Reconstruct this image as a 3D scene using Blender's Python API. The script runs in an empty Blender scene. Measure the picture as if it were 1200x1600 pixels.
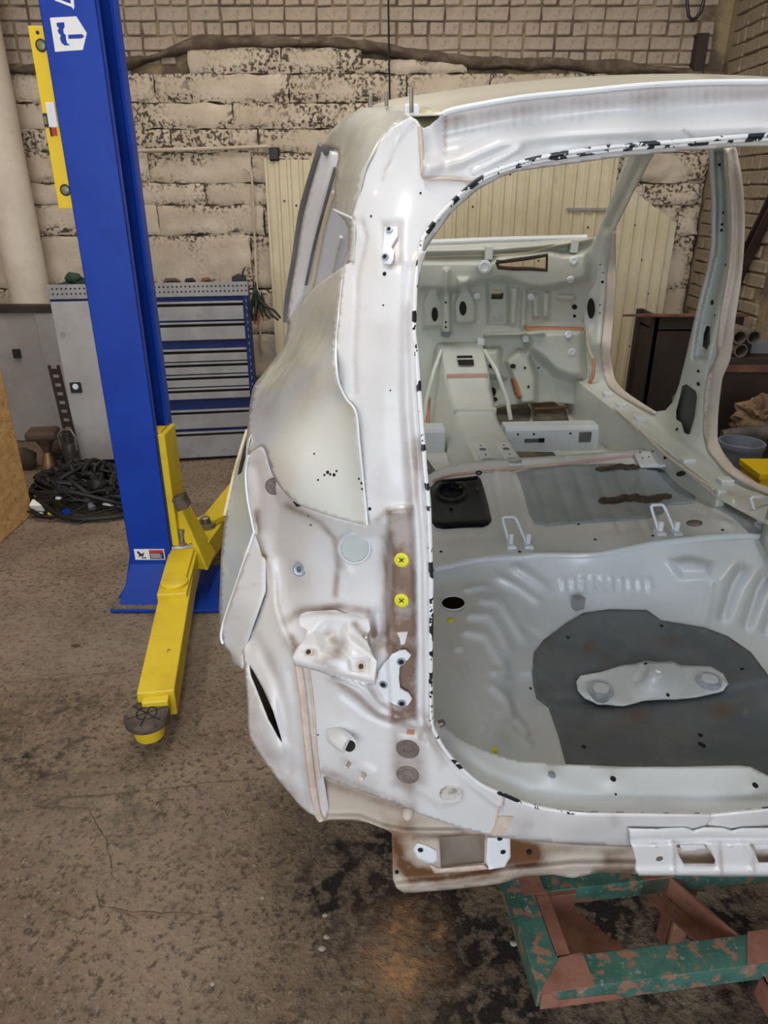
import bpy, bmesh, math, random
import numpy as np
from mathutils import Vector, Matrix, noise
from mathutils.geometry import delaunay_2d_cdt

random.seed(7)
rng = np.random.RandomState(7)
S = bpy.context.scene
COL = S.collection
PI = math.pi

# ------------------------------------------------------------------ camera, sky, exposure
FPX, PITCH, CAMH = 1110.0, math.radians(24.2), 1.68
cam_data = bpy.data.cameras.new('camera')
cam_data.sensor_width = 36.0
cam_data.sensor_fit = 'AUTO'
cam_data.lens = FPX / 1600.0 * 36.0
cam_data.clip_start = 0.02
cam = bpy.data.objects.new('camera', cam_data)
COL.objects.link(cam)
cam.location = (0, 0, CAMH)
cam.rotation_euler = (PI / 2 - PITCH, 0, 0)
S.camera = cam

world = bpy.data.worlds.new('overcast_sky')
S.world = world
world.use_nodes = True
bg = world.node_tree.nodes['Background']
bg.inputs[0].default_value = (0.84, 0.91, 1.0, 1)
bg.inputs[1].default_value = 3.0

S.view_settings.view_transform = 'Standard'
S.view_settings.look = 'None'
S.view_settings.gamma = 1.0
S.view_settings.use_curve_mapping = False
S.view_settings.exposure = 0.45

# unseen area lights added under the ceiling to lift floor and interior
for lx_, ly_, sy_ in ((-1.9, 2.6, 2.2), (-.3, 3.4, 2.2), (1.3, 2.6, 2.2), (-.3, .6, 1.6)):
    ld = bpy.data.lights.new('added_ceiling_light', 'AREA')
    ld.shape = 'RECTANGLE'; ld.size = .5; ld.size_y = sy_
    ld.energy = 24; ld.color = (1.0, .95, .88)
    lo = bpy.data.objects.new('added_ceiling_light', ld); COL.objects.link(lo)
    lo.location = (lx_, ly_, 3.95)

# ------------------------------------------------------------------ photogrammetry helpers: photo pixel -> point in the room
CT, ST = math.cos(PITCH), math.sin(PITCH)
YAW = math.radians(3.6)                       # the shell points slightly left of straight ahead
C0 = Vector((0.62, 1.0, 0.0))                 # shell frame: x right of its centre line, y forward from the boot lip, z up
FW = Vector((-math.sin(YAW), math.cos(YAW), 0))
RT = Vector((math.cos(YAW), math.sin(YAW), 0))

def ray(u, v):
    a = (u - 600) / FPX
    b = (v - 800) / FPX
    return a, CT - b * ST, -(ST + b * CT)

def at_z(u, v, z):
    d = ray(u, v); t = (z - CAMH) / d[2]
    return Vector((d[0] * t, d[1] * t, z))

def at_y(u, v, y):
    d = ray(u, v); t = y / d[1]
    return Vector((d[0] * t, y, CAMH + d[2] * t))

def car_of(p):
    q = Vector((p[0], p[1], 0)) - C0
    return Vector((q.dot(RT), q.dot(FW), p[2]))

def car_pts(U, V, val, mode):
    """pixels + one known shell coordinate (x, y or z) -> points in the shell frame"""
    U = np.asarray(U, float); V = np.asarray(V, float); val = np.asarray(val, float)
    a = (U - 600) / FPX; b = (V - 800) / FPX
    dx, dy, dz = a, CT - b * ST, -(ST + b * CT)
    if mode == 'z':
        t = (val - CAMH) / dz
    elif mode == 'y':
        t = (val + C0.dot(FW)) / (dx * FW.x + dy * FW.y)
    else:
        t = (val + C0.dot(RT)) / (dx * RT.x + dy * RT.y)
    X = dx * t - C0.x; Y = dy * t - C0.y
    return np.stack([X * RT.x + Y * RT.y, X * FW.x + Y * FW.y, CAMH + dz * t], 1)

def cp(u, v, val, mode):
    return Vector(car_pts([u], [v], [val], mode)[0])

# ------------------------------------------------------------------ object helpers
def tag(o, label=None, cat=None, group=None, kind=None):
    if label: o['label'] = label
    if cat: o['category'] = cat
    if group: o['group'] = group
    if kind: o['kind'] = kind
    return o

def empty(name, loc, rz=0.0, label=None, cat=None, group=None):
    o = bpy.data.objects.new(name, None)
    o.empty_display_size = 0.1
    COL.objects.link(o)
    o.location = loc
    o.rotation_euler = (0, 0, rz)
    return tag(o, label, cat, group)

def link(name, me, m, parent=None, smooth=False, bevel=0.0, solid=0.0, label=None):
    if m is not None and len(me.materials) == 0:
        me.materials.append(m)
    if smooth:
        me.polygons.foreach_set('use_smooth', [True] * len(me.polygons))
    o = bpy.data.objects.new(name, me)
    COL.objects.link(o)
    if parent is not None:
        o.parent = parent
    if solid:
        md = o.modifiers.new('thickness', 'SOLIDIFY'); md.thickness = solid; md.offset = -1
    if bevel:
        md = o.modifiers.new('edge', 'BEVEL'); md.width = bevel; md.segments = 2; md.limit_method = 'ANGLE'
        md.angle_limit = math.radians(40)
    if label: o['label'] = label
    return o

class MB:
    def __init__(self):
        self.v = []; self.f = []
    def add(self, vs, fs):
        n = len(self.v)
        self.v += [tuple(p) for p in vs]
        self.f += [tuple(i + n for i in q) for q in fs]
        return self
    def box(self, x0, x1, y0, y1, z0, z1, M=None):
        vs = [Vector((x, y, z)) for x in (x0, x1) for y in (y0, y1) for z in (z0, z1)]
        if M is not None: vs = [M @ p for p in vs]
        return self.add(vs, [(0, 1, 3, 2), (4, 6, 7, 5), (0, 4, 5, 1), (2, 3, 7, 6), (0, 2, 6, 4), (1, 5, 7, 3)])
    def tube(self, pts, r, n=8, caps=True):
        pts = [Vector(p) for p in pts]
        rs = r if isinstance(r, (list, tuple)) else [r] * len(pts)
        base = len(self.v)
        prev = None
        for i, p in enumerate(pts):
            a = pts[max(i - 1, 0)]; b = pts[min(i + 1, len(pts) - 1)]
            d = (b - a).normalized()
            if prev is None:
                h = Vector((0, 0, 1)) if abs(d.z) < .9 else Vector((1, 0, 0))
                s = d.cross(h).normalized()
            else:
                s = (prev - d * prev.dot(d)).normalized()
            prev = s
            w = d.cross(s)
            for k in range(n):
                q = 2 * PI * k / n
                self.v.append(tuple(p + (s * math.cos(q) + w * math.sin(q)) * rs[i]))
        for i in range(len(pts) - 1):
            for k in range(n):
                k2 = (k + 1) % n
                self.f.append((base + i * n + k, base + i * n + k2, base + (i + 1) * n + k2, base + (i + 1) * n + k))
        if caps:
            self.f.append(tuple(base + k for k in range(n))[::-1])
            e = base + (len(pts) - 1) * n
            self.f.append(tuple(e + k for k in range(n)))
        return self
    def lathe(self, origin, axis, prof, n=24):
        """prof: (radius, height along axis)"""
        o = Vector(origin); d = Vector(axis).normalized()
        h = Vector((0, 0, 1)) if abs(d.z) < .9 else Vector((1, 0, 0))
        s = d.cross(h).normalized(); w = d.cross(s)
        base = len(self.v)
        for r, q in prof:
            for k in range(n):
                a = 2 * PI * k / n
                self.v.append(tuple(o + d * q + (s * math.cos(a) + w * math.sin(a)) * max(r, 1e-5)))
        for i in range(len(prof) - 1):
            for k in range(n):
                k2 = (k + 1) % n
                self.f.append((base + i * n + k, base + i * n + k2, base + (i + 1) * n + k2, base + (i + 1) * n + k))
        self.f.append(tuple(base + k for k in range(n))[::-1])
        e = base + (len(prof) - 1) * n
        self.f.append(tuple(e + k for k in range(n)))
        return self
    def prism(self, poly, origin, ex, ey, depth):
        """flat outline poly (2D) in the frame origin/ex/ey, pushed depth along ex x ey"""
        o = Vector(origin); ex = Vector(ex); ey = Vector(ey); ez = ex.cross(ey).normalized()
        n = len(poly)
        vs = [o + ex * a + ey * b for a, b in poly] + [o + ex * a + ey * b + ez * depth for a, b in poly]
        fs = [tuple(range(n))[::-1], tuple(range(n, 2 * n))] + [(i, (i + 1) % n, n + (i + 1) % n, n + i) for i in range(n)]
        return self.add(vs, fs)
    def mesh(self, name):
        me = bpy.data.meshes.new(name)
        me.from_pydata(self.v, [], self.f)
        bm = bmesh.new(); bm.from_mesh(me)
        bmesh.ops.recalc_face_normals(bm, faces=bm.faces)
        bm.to_mesh(me); bm.free()
        return me
    def build(self, name, m, parent=None, smooth=False, bevel=0.0, label=None):
        o = link(name, self.mesh(name), m, parent, smooth, bevel, 0, label)
        if smooth:
            o.data.set_sharp_from_angle(angle=math.radians(40))
        return o

# ------------------------------------------------------------------ materials
MATS = {}
def mat(name, c1, c2=None, scale=6.0, lo=.4, hi=.6, rough=.6, metal=0.0, bump=0.0, bscale=40.0, c3=None, s3=25.0, lo3=.55, hi3=.7,
        attrs=(), coat=0.0, stretch=None, spec=.5, detail=6.0, c4=None, s4=60.0, lo4=.6, hi4=.68, an=(18.0, .3, .7, .7, .55), bdist=.01):
    """procedural paint: c1/c2 mixed by noise, c3 as finer spots, attrs = (attribute, colour, strength) wear and painted reflection drawn on the mesh"""
    if name in MATS: return MATS[name]
    m = bpy.data.materials.new(name); MATS[name] = m
    m.use_nodes = True
    nt = m.node_tree; N = nt.nodes; L = nt.links
    b = N['Principled BSDF']
    b.inputs['Roughness'].default_value = rough
    b.inputs['Metallic'].default_value = metal
    b.inputs['Specular IOR Level'].default_value = spec
    b.inputs['Coat Weight'].default_value = coat
    b.inputs['Coat Roughness'].default_value = .12
    tc = N.new('ShaderNodeTexCoord')
    src = tc.outputs['Object']
    if stretch:
        mp = N.new('ShaderNodeMapping'); mp.inputs['Scale'].default_value = stretch
        L.new(src, mp.inputs['Vector']); src = mp.outputs['Vector']
    def nz(sc, det=detail):
        n = N.new('ShaderNodeTexNoise'); n.inputs['Scale'].default_value = sc; n.inputs['Detail'].default_value = det
        n.inputs['Roughness'].default_value = .6
        L.new(src, n.inputs['Vector']); return n.outputs['Fac']
    def ramp(s, a, z):
        r = N.new('ShaderNodeMapRange'); r.inputs[1].default_value = a; r.inputs[2].default_value = z
        r.interpolation_type = 'SMOOTHSTEP'
        L.new(s, r.inputs[0]); return r.outputs[0]
    def mix(f, a, bb):
        x = N.new('ShaderNodeMix'); x.data_type = 'RGBA'
        if isinstance(f, float): x.inputs[0].default_value = f
        else: L.new(f, x.inputs[0])
        for i, c in ((6, a), (7, bb)):
            if isinstance(c, tuple): x.inputs[i].default_value = (*c, 1)
            else: L.new(c, x.inputs[i])
        return x.outputs[2]
    colr = c1
    if c2 is not None: colr = mix(ramp(nz(scale), lo, hi), c1, c2)
    if c3 is not None: colr = mix(ramp(nz(s3), lo3, hi3), colr, c3)
    if c4 is not None: colr = mix(ramp(nz(s4), lo4, hi4), colr, c4)
    an_ = an
    for aname, ac, st in attrs:
        at = N.new('ShaderNodeAttribute'); at.attribute_name = aname
        mu = N.new('ShaderNodeMath'); mu.operation = 'MULTIPLY_ADD'
        L.new(ramp(nz(an_[0]), an_[1], an_[2]), mu.inputs[0]); mu.inputs[1].default_value = an_[3]; mu.inputs[2].default_value = an_[4]
        m2 = N.new('ShaderNodeMath'); m2.operation = 'MULTIPLY'
        L.new(at.outputs['Fac'], m2.inputs[0]); L.new(mu.outputs[0], m2.inputs[1])
        m3 = N.new('ShaderNodeMath'); m3.operation = 'MULTIPLY'; m3.use_clamp = True
        L.new(m2.outputs[0], m3.inputs[0]); m3.inputs[1].default_value = st
        colr = mix(m3.outputs[0], colr, ac)
    if isinstance(colr, tuple): b.inputs['Base Color'].default_value = (*colr, 1)
    else: L.new(colr, b.inputs['Base Color'])
    if bump:
        bp = N.new('ShaderNodeBump'); bp.inputs['Strength'].default_value = bump; bp.inputs['Distance'].default_value = bdist
        L.new(nz(bscale, 8.0), bp.inputs['Height']); L.new(bp.outputs[0], b.inputs['Normal'])
    return m

DIRT = (.22, .15, .11)
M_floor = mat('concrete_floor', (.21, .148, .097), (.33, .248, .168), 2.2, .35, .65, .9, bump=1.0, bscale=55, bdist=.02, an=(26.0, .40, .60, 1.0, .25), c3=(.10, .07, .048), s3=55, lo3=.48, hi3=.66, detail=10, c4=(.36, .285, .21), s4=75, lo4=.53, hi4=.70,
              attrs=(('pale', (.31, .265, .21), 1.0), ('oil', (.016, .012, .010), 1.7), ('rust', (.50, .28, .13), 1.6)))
M_grout = mat('dirty_mortar', (.12, .085, .06), (.30, .23, .13), 5, rough=.95, bump=.6, bscale=30)
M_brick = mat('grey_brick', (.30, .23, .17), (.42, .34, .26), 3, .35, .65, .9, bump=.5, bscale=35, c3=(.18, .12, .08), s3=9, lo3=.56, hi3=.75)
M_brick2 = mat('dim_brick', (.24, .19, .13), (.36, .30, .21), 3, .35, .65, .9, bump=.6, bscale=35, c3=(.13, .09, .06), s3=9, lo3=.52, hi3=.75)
M_block = mat('whitewashed_block', (.50, .41, .30), (.64, .54, .42), 2.2, .35, .65, .92, bump=.6, bscale=28, c3=(.16, .115, .08), s3=17, lo3=.63, hi3=.74, attrs=(('dirt_reflection', (.085, .06, .042), 1.5),), an=(38.0, .47, .60, 1.1, .05))
M_crust = mat('dark_mortar_crust', (.10, .07, .05), (.17, .125, .09), 9, rough=.97, bump=1.0, bscale=30)
M_siding = mat('cream_sheet_metal', (.62, .54, .36), (.68, .60, .42), 3, rough=.5, c3=(.48, .40, .25), s3=7, lo3=.6, hi3=.8)
M_ceil = mat('grey_ceiling', (.52, .52, .52), rough=.95)
M_blue = mat('blue_lift_enamel', (.002, .036, .33), (.003, .045, .37), 4, rough=.42, spec=.3)
M_blue2 = mat('blue_cabinet_enamel', (.008, .02, .105), (.01, .026, .13), 4, rough=.6, spec=.3)
M_yel = mat('yellow_lift_enamel', (.72, .53, .02), (.62, .44, .015), 7, .45, .7, .42, c3=(.13, .09, .02), s3=30, lo3=.66, hi3=.72)
M_yel2 = mat('yellow_level_enamel', (.85, .58, .005), rough=.35)
M_white = mat('white_print', (.80, .80, .80), rough=.6)
M_black = mat('black_plastic', (.012, .012, .013), rough=.45)
M_dark = mat('dark_cavity', (.010, .009, .008), rough=.9)
M_rubber = mat('worn_rubber', (.06, .045, .035), (.13, .10, .075), 12, rough=.85, bump=.3)
M_steel = mat('worn_steel', (.38, .36, .33), (.22, .19, .16), 9, rough=.42, metal=.8)
M_grey = mat('grey_cabinet_enamel', (.27, .265, .27), (.33, .325, .33), 5, rough=.5, c3=(.22, .21, .20), s3=9, lo3=.62, hi3=.8)
M_door = mat('pale_cabinet_door', (.37, .355, .35), (.43, .415, .41), 3, rough=.55, c3=(.22, .20, .18), s3=10, lo3=.60, hi3=.78)
M_pipe = mat('whitewashed_pipe', (.60, .51, .40), (.68, .59, .48), 2.5, rough=.8, c3=(.30, .23, .17), s3=9, lo3=.64, hi3=.78, bump=.2)
M_osb = mat('osb_strands', (.50, .28, .09), (.66, .41, .17), 9, .35, .65, .75, c3=(.28, .14, .04), s3=26, lo3=.58, hi3=.66, bump=.35, bscale=30, stretch=(1, 1, 2.2))
M_osbedge = mat('osb_edge', (.60, .42, .22), (.42, .27, .12), 30, rough=.85)
M_wpanel = mat('grey_painted_panel', (.30, .28, .26), (.36, .335, .31), 3, rough=.7, c3=(.26, .23, .20), s3=6, lo3=.6, hi3=.8)
M_rust = mat('rusty_steel', (.20, .085, .05), (.11, .05, .035), 7, rough=.85, bump=.3, c3=(.30, .15, .08), s3=18, lo3=.58, hi3=.72)
M_rust2 = mat('red_oxide_steel', (.20, .082, .055), (.28, .13, .088), 9, rough=.8, bump=.3, c3=(.15, .07, .05), s3=22, lo3=.58, hi3=.72)
M_green = mat('flaking_green_paint', (.028, .105, .082), (.05, .15, .12), 14, rough=.65, bump=.3, c3=(.27, .14, .09), s3=34, lo3=.52, hi3=.60, c4=(.22, .27, .24), s4=70, lo4=.60, hi4=.68)
M_brass = mat('old_brass', (.30, .20, .10), (.18, .11, .06), 9, rough=.4, metal=.7)
M_brown = mat('brown_iron', (.10, .065, .04), (.06, .04, .025), 9, rough=.8)
M_darksteel = mat('dark_brown_plate', (.024, .014, .010), (.036, .022, .016), 4, rough=.7)

PAINT = (.80, .81, .81)
def body(name, base, amt=.0, rough=.32, coat=.3, dirt_reflection_c=(.22, .15, .115), c2=None, c3=None, s3=16, lo3=.6, hi3=.8):
    return mat(name, base, c2, 3.5, .35, .65, rough, coat=coat, attrs=(('dirt_reflection', dirt_reflection_c, 1.35),), c3=c3, s3=s3, lo3=lo3, hi3=hi3)
M_body = body('white_body_paint', (.74, .74, .755), c3=(.64, .61, .59), s3=9, lo3=.56, hi3=.85)
M_skin = body('sanded_white_skin', (.60, .61, .57), rough=.3, coat=.35, c2=(.64, .65, .62), dirt_reflection_c=(.36, .34, .23))  # olive mix colour paints the room's reflection on the white skin
M_patch = body('filler_patched_skin', (.48, .50, .42), rough=.5, coat=.05, c2=(.42, .46, .50), c3=(.68, .64, .42), s3=7, lo3=.55, hi3=.65)
M_fire = body('firewall_paint', (.46, .48, .42), rough=.42, coat=.1, c2=(.52, .55, .50))
M_inner = body('pale_green_inner_paint', (.55, .59, .55), rough=.38, coat=.2, c2=(.61, .64, .60))
M_cargo = body('white_cargo_paint', (.66, .71, .745), rough=.28, coat=.4, c2=(.71, .75, .78))
M_low = body('grimy_rear_panel', (.52, .45, .38), rough=.55, coat=.0, dirt_reflection_c=(.13, .055, .02), c2=(.60, .54, .47), c3=(.34, .23, .15), s3=6, lo3=.5, hi3=.75)
M_roof = body('cream_roof_paint', (.66, .63, .53), rough=.25, coat=.4)
M_pad = mat('grey_bitumen_pad', (.115, .132, .145), (.16, .176, .188), 5, rough=.42, c3=(.23, .24, .25), s3=12, lo3=.62, hi3=.8, attrs=(('dirt_reflection', (.15, .085, .04), 1.0),), bump=.12)
M_pad2 = mat('blue_grey_seat_pad', (.29, .34, .375), (.34, .39, .42), 5, rough=.45, attrs=(('dirt_reflection', (.12, .07, .03), 1.0),))
M_seam = mat('beige_seam_sealer', (.60, .48, .40), (.68, .58, .50), 30, rough=.7)
M_pink = mat('pink_seam_sealer', (.62, .42, .36), rough=.7)
M_orange = mat('orange_sealer', (.48, .22, .125), rough=.65)
M_fleck = mat('chipped_flange_paint', (.82, .83, .84), (.012, .014, .022), 42, .545, .555, .35, detail=3)
M_flange = mat('opening_flange_paint', (.80, .81, .82), rough=.35)
M_gloss = mat('gloss_black_lid', (.004, .005, .010), rough=.28, spec=.12)
M_plug = mat('yellow_plug', (.75, .72, .04), rough=.5)
M_grom = mat('dirty_grommet', (.16, .13, .115), (.25, .21, .18), 25, rough=.8)
M_plate = mat('clean_white_metal', (.80, .83, .88), rough=.35)
M_shadowsteel = mat('bare_steel_recess', (.20, .21, .22), (.14, .145, .15), 8, rough=.4, metal=.3)
M_tar = mat('brown_tar', (.03, .017, .010), (.07, .045, .025), 14, rough=.5)
M_bolt = mat('blue_grey_bolt', (.40, .46, .54), rough=.4, metal=.6)
M_boltring = mat('rubbed_bolt_ring', (.34, .38, .43), (.50, .54, .58), 30, rough=.5)

# ------------------------------------------------------------------ the room
WALL_Y, WALL_R, WALL_L, CEIL, DOOR_Y = 5.5, 2.23, -3.3, 4.1, -4.5

def struct(o):
    o['kind'] = 'structure'
    return o

def gauss(x, y, cx, cy, sx, sy):
    return math.exp(-((x - cx) / sx) ** 2 - ((y - cy) / sy) ** 2)

def make_floor():
    xs = np.linspace(WALL_L - .1, WALL_R + .1, 150)
    ys = np.concatenate([np.linspace(-8, -.4, 12), np.linspace(-.35, 5.6, 160)])
    vs, oil, rust, pale = [], [], [], []
    for y in ys:
        for x in xs:
            n = noise.fractal(Vector((x * 2.2, y * 2.2, 3)), 1, 2, 4)
            k = noise.noise(Vector((x * 9, y * 9, 1)))
            vs.append((x, y, min(0.0, -.006 + .004 * n + .003 * k)))
            n2 = noise.fractal(Vector((x * 5, y * 5, 9)), 1, 2, 4)
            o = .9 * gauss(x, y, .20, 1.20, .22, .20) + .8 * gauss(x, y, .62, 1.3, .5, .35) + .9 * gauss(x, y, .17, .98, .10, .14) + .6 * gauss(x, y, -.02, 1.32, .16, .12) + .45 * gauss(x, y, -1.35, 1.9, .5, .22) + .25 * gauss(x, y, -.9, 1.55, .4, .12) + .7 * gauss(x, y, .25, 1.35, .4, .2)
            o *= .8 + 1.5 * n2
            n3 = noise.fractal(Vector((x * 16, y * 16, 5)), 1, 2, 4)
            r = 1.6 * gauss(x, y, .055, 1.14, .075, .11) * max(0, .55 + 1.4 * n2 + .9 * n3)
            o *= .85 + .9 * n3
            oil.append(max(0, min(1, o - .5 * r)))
            rust.append(max(0, min(.8, r)))
            p = .8 * gauss(x, y, -1.3, 2.45, 1.1, .32) + .35 * gauss(x, y, -.8, 1.5, .7, .25) + .35 * gauss(x, y, -.55, .95, .3, .2) + .25 * gauss(x, y, -1.6, 3.6, .8, .6)
            pale.append(max(0, min(.8, p * (.6 + .9 * n))))
    nx = len(xs)
    fs = [(j * nx + i, j * nx + i + 1, (j + 1) * nx + i + 1, (j + 1) * nx + i) for j in range(len(ys) - 1) for i in range(nx - 1)]
    me = bpy.data.meshes.new('floor')
    me.from_pydata(vs, [], fs)
    for nm, dat in (('oil', oil), ('rust', rust), ('pale', pale)):
        a = me.attributes.new(nm, 'FLOAT', 'POINT'); a.data.foreach_set('value', dat)
    return struct(link('floor', me, M_floor, smooth=True))
FLOOR = make_floor()
def crack(pts, w):
    q = [at_z(u, v, .0012) for u, v in pts]; vs = []; fs = []
    for i, p in enumerate(q):
        d = (q[min(i + 1, len(q) - 1)] - q[max(i - 1, 0)]).normalized(); s = Vector((-d.y, d.x, 0)) * w * (.4 + .6 * random.random())
        vs += [p - s, p + s]
    fs = [(2 * i, 2 * i + 1, 2 * i + 3, 2 * i + 2) for i in range(len(q) - 1)]
    MB().add(vs, fs).build('crack', M_crackfill, FLOOR)
M_crackfill = mat('dirt_filled_crack', (.075, .052, .036), rough=1.0)
for path in ([(55, 1262), (100, 1260), (140, 1264), (152, 1290), (165, 1310), (172, 1340), (176, 1372)], [(150, 1390), (155, 1415), (200, 1424), (260, 1426), (330, 1428)], [(0, 1066), (70, 1062), (150, 1052), (210, 1050)], [(95, 1246), (180, 1240), (260, 1232), (330, 1222), (420, 1216)]):
    qq = []
    for (a0, b0), (a1, b1) in zip(path[:-1], path[1:]):
        for k in range(6): qq.append((a0 + (a1 - a0) * k / 6 + random.uniform(-1.5, 1.5), b0 + (b1 - b0) * k / 6 + random.uniform(-1.5, 1.5)))
    crack(qq, .0016)

wall_back = struct(MB().box(WALL_L - .2, WALL_R + .2, WALL_Y + .03, WALL_Y + .3, -.05, CEIL).build('wall_back', M_grout))
wall_right = struct(MB().box(WALL_R + .03, WALL_R + .3, DOOR_Y, WALL_Y + .03, -.05, CEIL).build('wall_right', M_grout))
wall_left = struct(MB().box(WALL_L - .3, WALL_L, DOOR_Y, WALL_Y + .03, -.05, CEIL).build('wall_left', M_block))
ceiling = struct(MB().box(WALL_L - .3, WALL_R + .3, DOOR_Y, WALL_Y + .3, CEIL, CEIL + .2).build('ceiling', M_ceil))

def brick_mesh(l, h, d, seed):
    r = random.Random(seed)
    bm = bmesh.new()
    bmesh.ops.create_cube(bm, size=1)
    for v in bm.verts:
        v.co = Vector((v.co.x * l + r.uniform(-.006, .006), v.co.y * d + r.uniform(-.004, .004), v.co.z * h + r.uniform(-.005, .005)))
    bmesh.ops.bevel(bm, geom=bm.edges[:], offset=.006, segments=1, affect='EDGES')
    me = bpy.data.meshes.new('brick'); bm.to_mesh(me); bm.free()
    return me
STRETCH = [brick_mesh(.195, .072, .08, i) for i in range(6)]
HEADER = [brick_mesh(.092, .072, .08, 20 + i) for i in range(6)]
for me in STRETCH + HEADER: me.materials.append(M_brick)
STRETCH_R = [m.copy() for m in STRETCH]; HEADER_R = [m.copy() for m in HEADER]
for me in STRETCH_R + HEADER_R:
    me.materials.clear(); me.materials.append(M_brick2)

def lay(me, loc, rz, parent):
    o = bpy.data.objects.new('brick', me); COL.objects.link(o)
    o.parent = parent; o.location = loc; o.rotation_euler = (random.uniform(-.02, .02), random.uniform(-.01, .01), rz + random.uniform(-.02, .02))

# wall_back, upper part: courses of stretchers and headers down to the broken edge of the plaster
CRUST = [(-2.7, 2.42), (-1.9, 2.40), (-1.75, 2.44), (-1.55, 2.47), (-1.3, 2.55), (-1.1, 2.56), (-.7, 2.57), (-.3, 2.56), (.0, 2.53), (.35, 2.47), (.8, 2.45), (1.3, 2.44), (1.8, 2.41), (2.3, 2.36)]
def crust_z(x):
    return float(np.interp(x, [p[0] for p in CRUST], [p[1] for p in CRUST]))
z = 2.41; row = 0
while z < 2.92:
    head = row % 2 == 1
    pitch = .104 if head else .208
    x = -2.62 + (.05 if head else 0) + (.1 if row % 4 == 2 else 0)
    while x < WALL_R - pitch * .4:
        if z > crust_z(x) - .03:
            lay(random.choice(HEADER if head else STRETCH), (x, WALL_Y + .055 + random.uniform(-.004, .004), z), 0, wall_back)
        x += pitch
    z += .0815; row += 1
# wall_right: the part the photo shows past the body shell
z = .95; row = 0
while z < 2.95:
    head = row % 3 == 2
    pitch = .104 if head else .208
    y = WALL_Y - .06
    while y > 4.55:
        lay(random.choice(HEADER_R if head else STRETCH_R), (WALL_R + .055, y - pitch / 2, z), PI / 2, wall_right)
        y -= pitch
    z += .0815; row += 1

# wall_back, lower part: rough whitewashed blocks with dirty joints
def block_mesh(l, h, seed, rough=.010):
    r = random.Random(seed)
    nx = max(6, int(l / .028)); nz_ = max(4, int(h / .028))
    off = r.uniform(0, 50)
    vs = []; fs = []; dt = []
    for j in range(nz_ + 1):
        for i in range(nx + 1):
            a = i / nx; b = j / nz_
            x = (a - .5) * l; zz = (b - .5) * h
            e = min(a, 1 - a) * l; e2 = min(b, 1 - b) * h
            edge = min(e, e2)
            n = noise.fractal(Vector((x * 6 + off, zz * 6, off)), 1, 2, 4)
            n2 = noise.noise(Vector((x * 22 + off, zz * 22, off)))
            y = -.035 + rough * n + rough * .5 * n2 + (.014 if edge < 1e-6 else .003 * math.exp(-(edge / .02) ** 2))
            big = noise.fractal(Vector((x * 2.2 + off, zz * 2.2, off + 9)), 1, 2, 3)
            dt.append(max(0, min(1, (.45 + 1.6 * big) * math.exp(-(edge / .05) ** 2) + max(0, big - .10) * 1.5 + (.35 if edge < 1e-6 else 0))))
            if edge < 1e-6:
                x += .012 * noise.noise(Vector((x * 14, zz * 14 + off, 4)))
                zz += .014 * noise.noise(Vector((x * 9 + off, zz * 14, 8)))
            vs.append((x, y, zz))
    for j in range(nz_):
        for i in range(nx):
            k = j * (nx + 1) + i
            fs.append((k, k + 1, k + nx + 2, k + nx + 1))
    me = bpy.data.meshes.new('block'); me.from_pydata(vs, [], fs)
    at_ = me.attributes.new('dirt_reflection', 'FLOAT', 'POINT'); at_.data.foreach_set('value', dt)
    me.polygons.foreach_set('use_smooth', [True] * len(fs))
    me.materials.append(M_block)
    return me

courses = [2.57, 2.40, 2.23, 2.075, 1.93, 1.74, 1.60, 1.40, 1.03, .70, .36, 0.0]
bi = 0
for ci in range(len(courses) - 1):
    z1, z0 = courses[ci], courses[ci + 1]
    x = -2.75 - (ci % 3) * .2
    while x < WALL_R:
        l = random.uniform(.45, .95) * (1.0 if z1 - z0 < .25 else 1.35)
        l = min(l, WALL_R - x + .02)
        if l < .12: break
        zt = min(z1, crust_z(x + l / 2) - .015)
        if zt - z0 > .04:
            rough = .026 if (x > 1.3 and z0 > 1.3) else .011
            o = link('block', block_mesh(l - .006, zt - z0 - .004, bi, rough), None, wall_back, solid=0)
            o.location = (x + l / 2, WALL_Y + .005, (zt + z0) / 2)
            bi += 1
        x += l
# the dark broken edge where the plaster meets the brickwork
def crust():
    vs = []; fs = []
    n = 150
    for i in range(n + 1):
        x = -2.7 + i / n * 4.95
        zc = crust_z(x) + .012 + .018 * noise.noise(Vector((x * 4, 2, 0)))
        w = .036 + .026 * noise.noise(Vector((x * 3, 7, 0))) + .012 * noise.noise(Vector((x * 13, 3, 0)))
        w = max(w, .010)
        for k in range(7):
            a = PI * k / 6
            d = .075 * math.sin(a) * (1 + .5 * noise.noise(Vector((x * 9, k * .8, 5))))
            vs.append((x, WALL_Y + .02 - d, zc + w * math.cos(a) + .008 * noise.noise(Vector((x * 17, k, 1)))))
    for i in range(n):
        for k in range(6):
            q = i * 7 + k
            fs.append((q, q + 1, q + 8, q + 7))
    me = bpy.data.meshes.new('mortar_crust'); me.from_pydata(vs, [], fs)
    return link('mortar_crust', me, M_crust, wall_back, smooth=True, label='dark crumbling mortar edge under the brickwork')
crust()
# niche strip at the right end of the brickwork
MB().box(2.03, 2.10, WALL_Y - .06, WALL_Y + .03, 2.33, 2.62).build('iron_strap', M_darksteel, wall_back)

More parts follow.
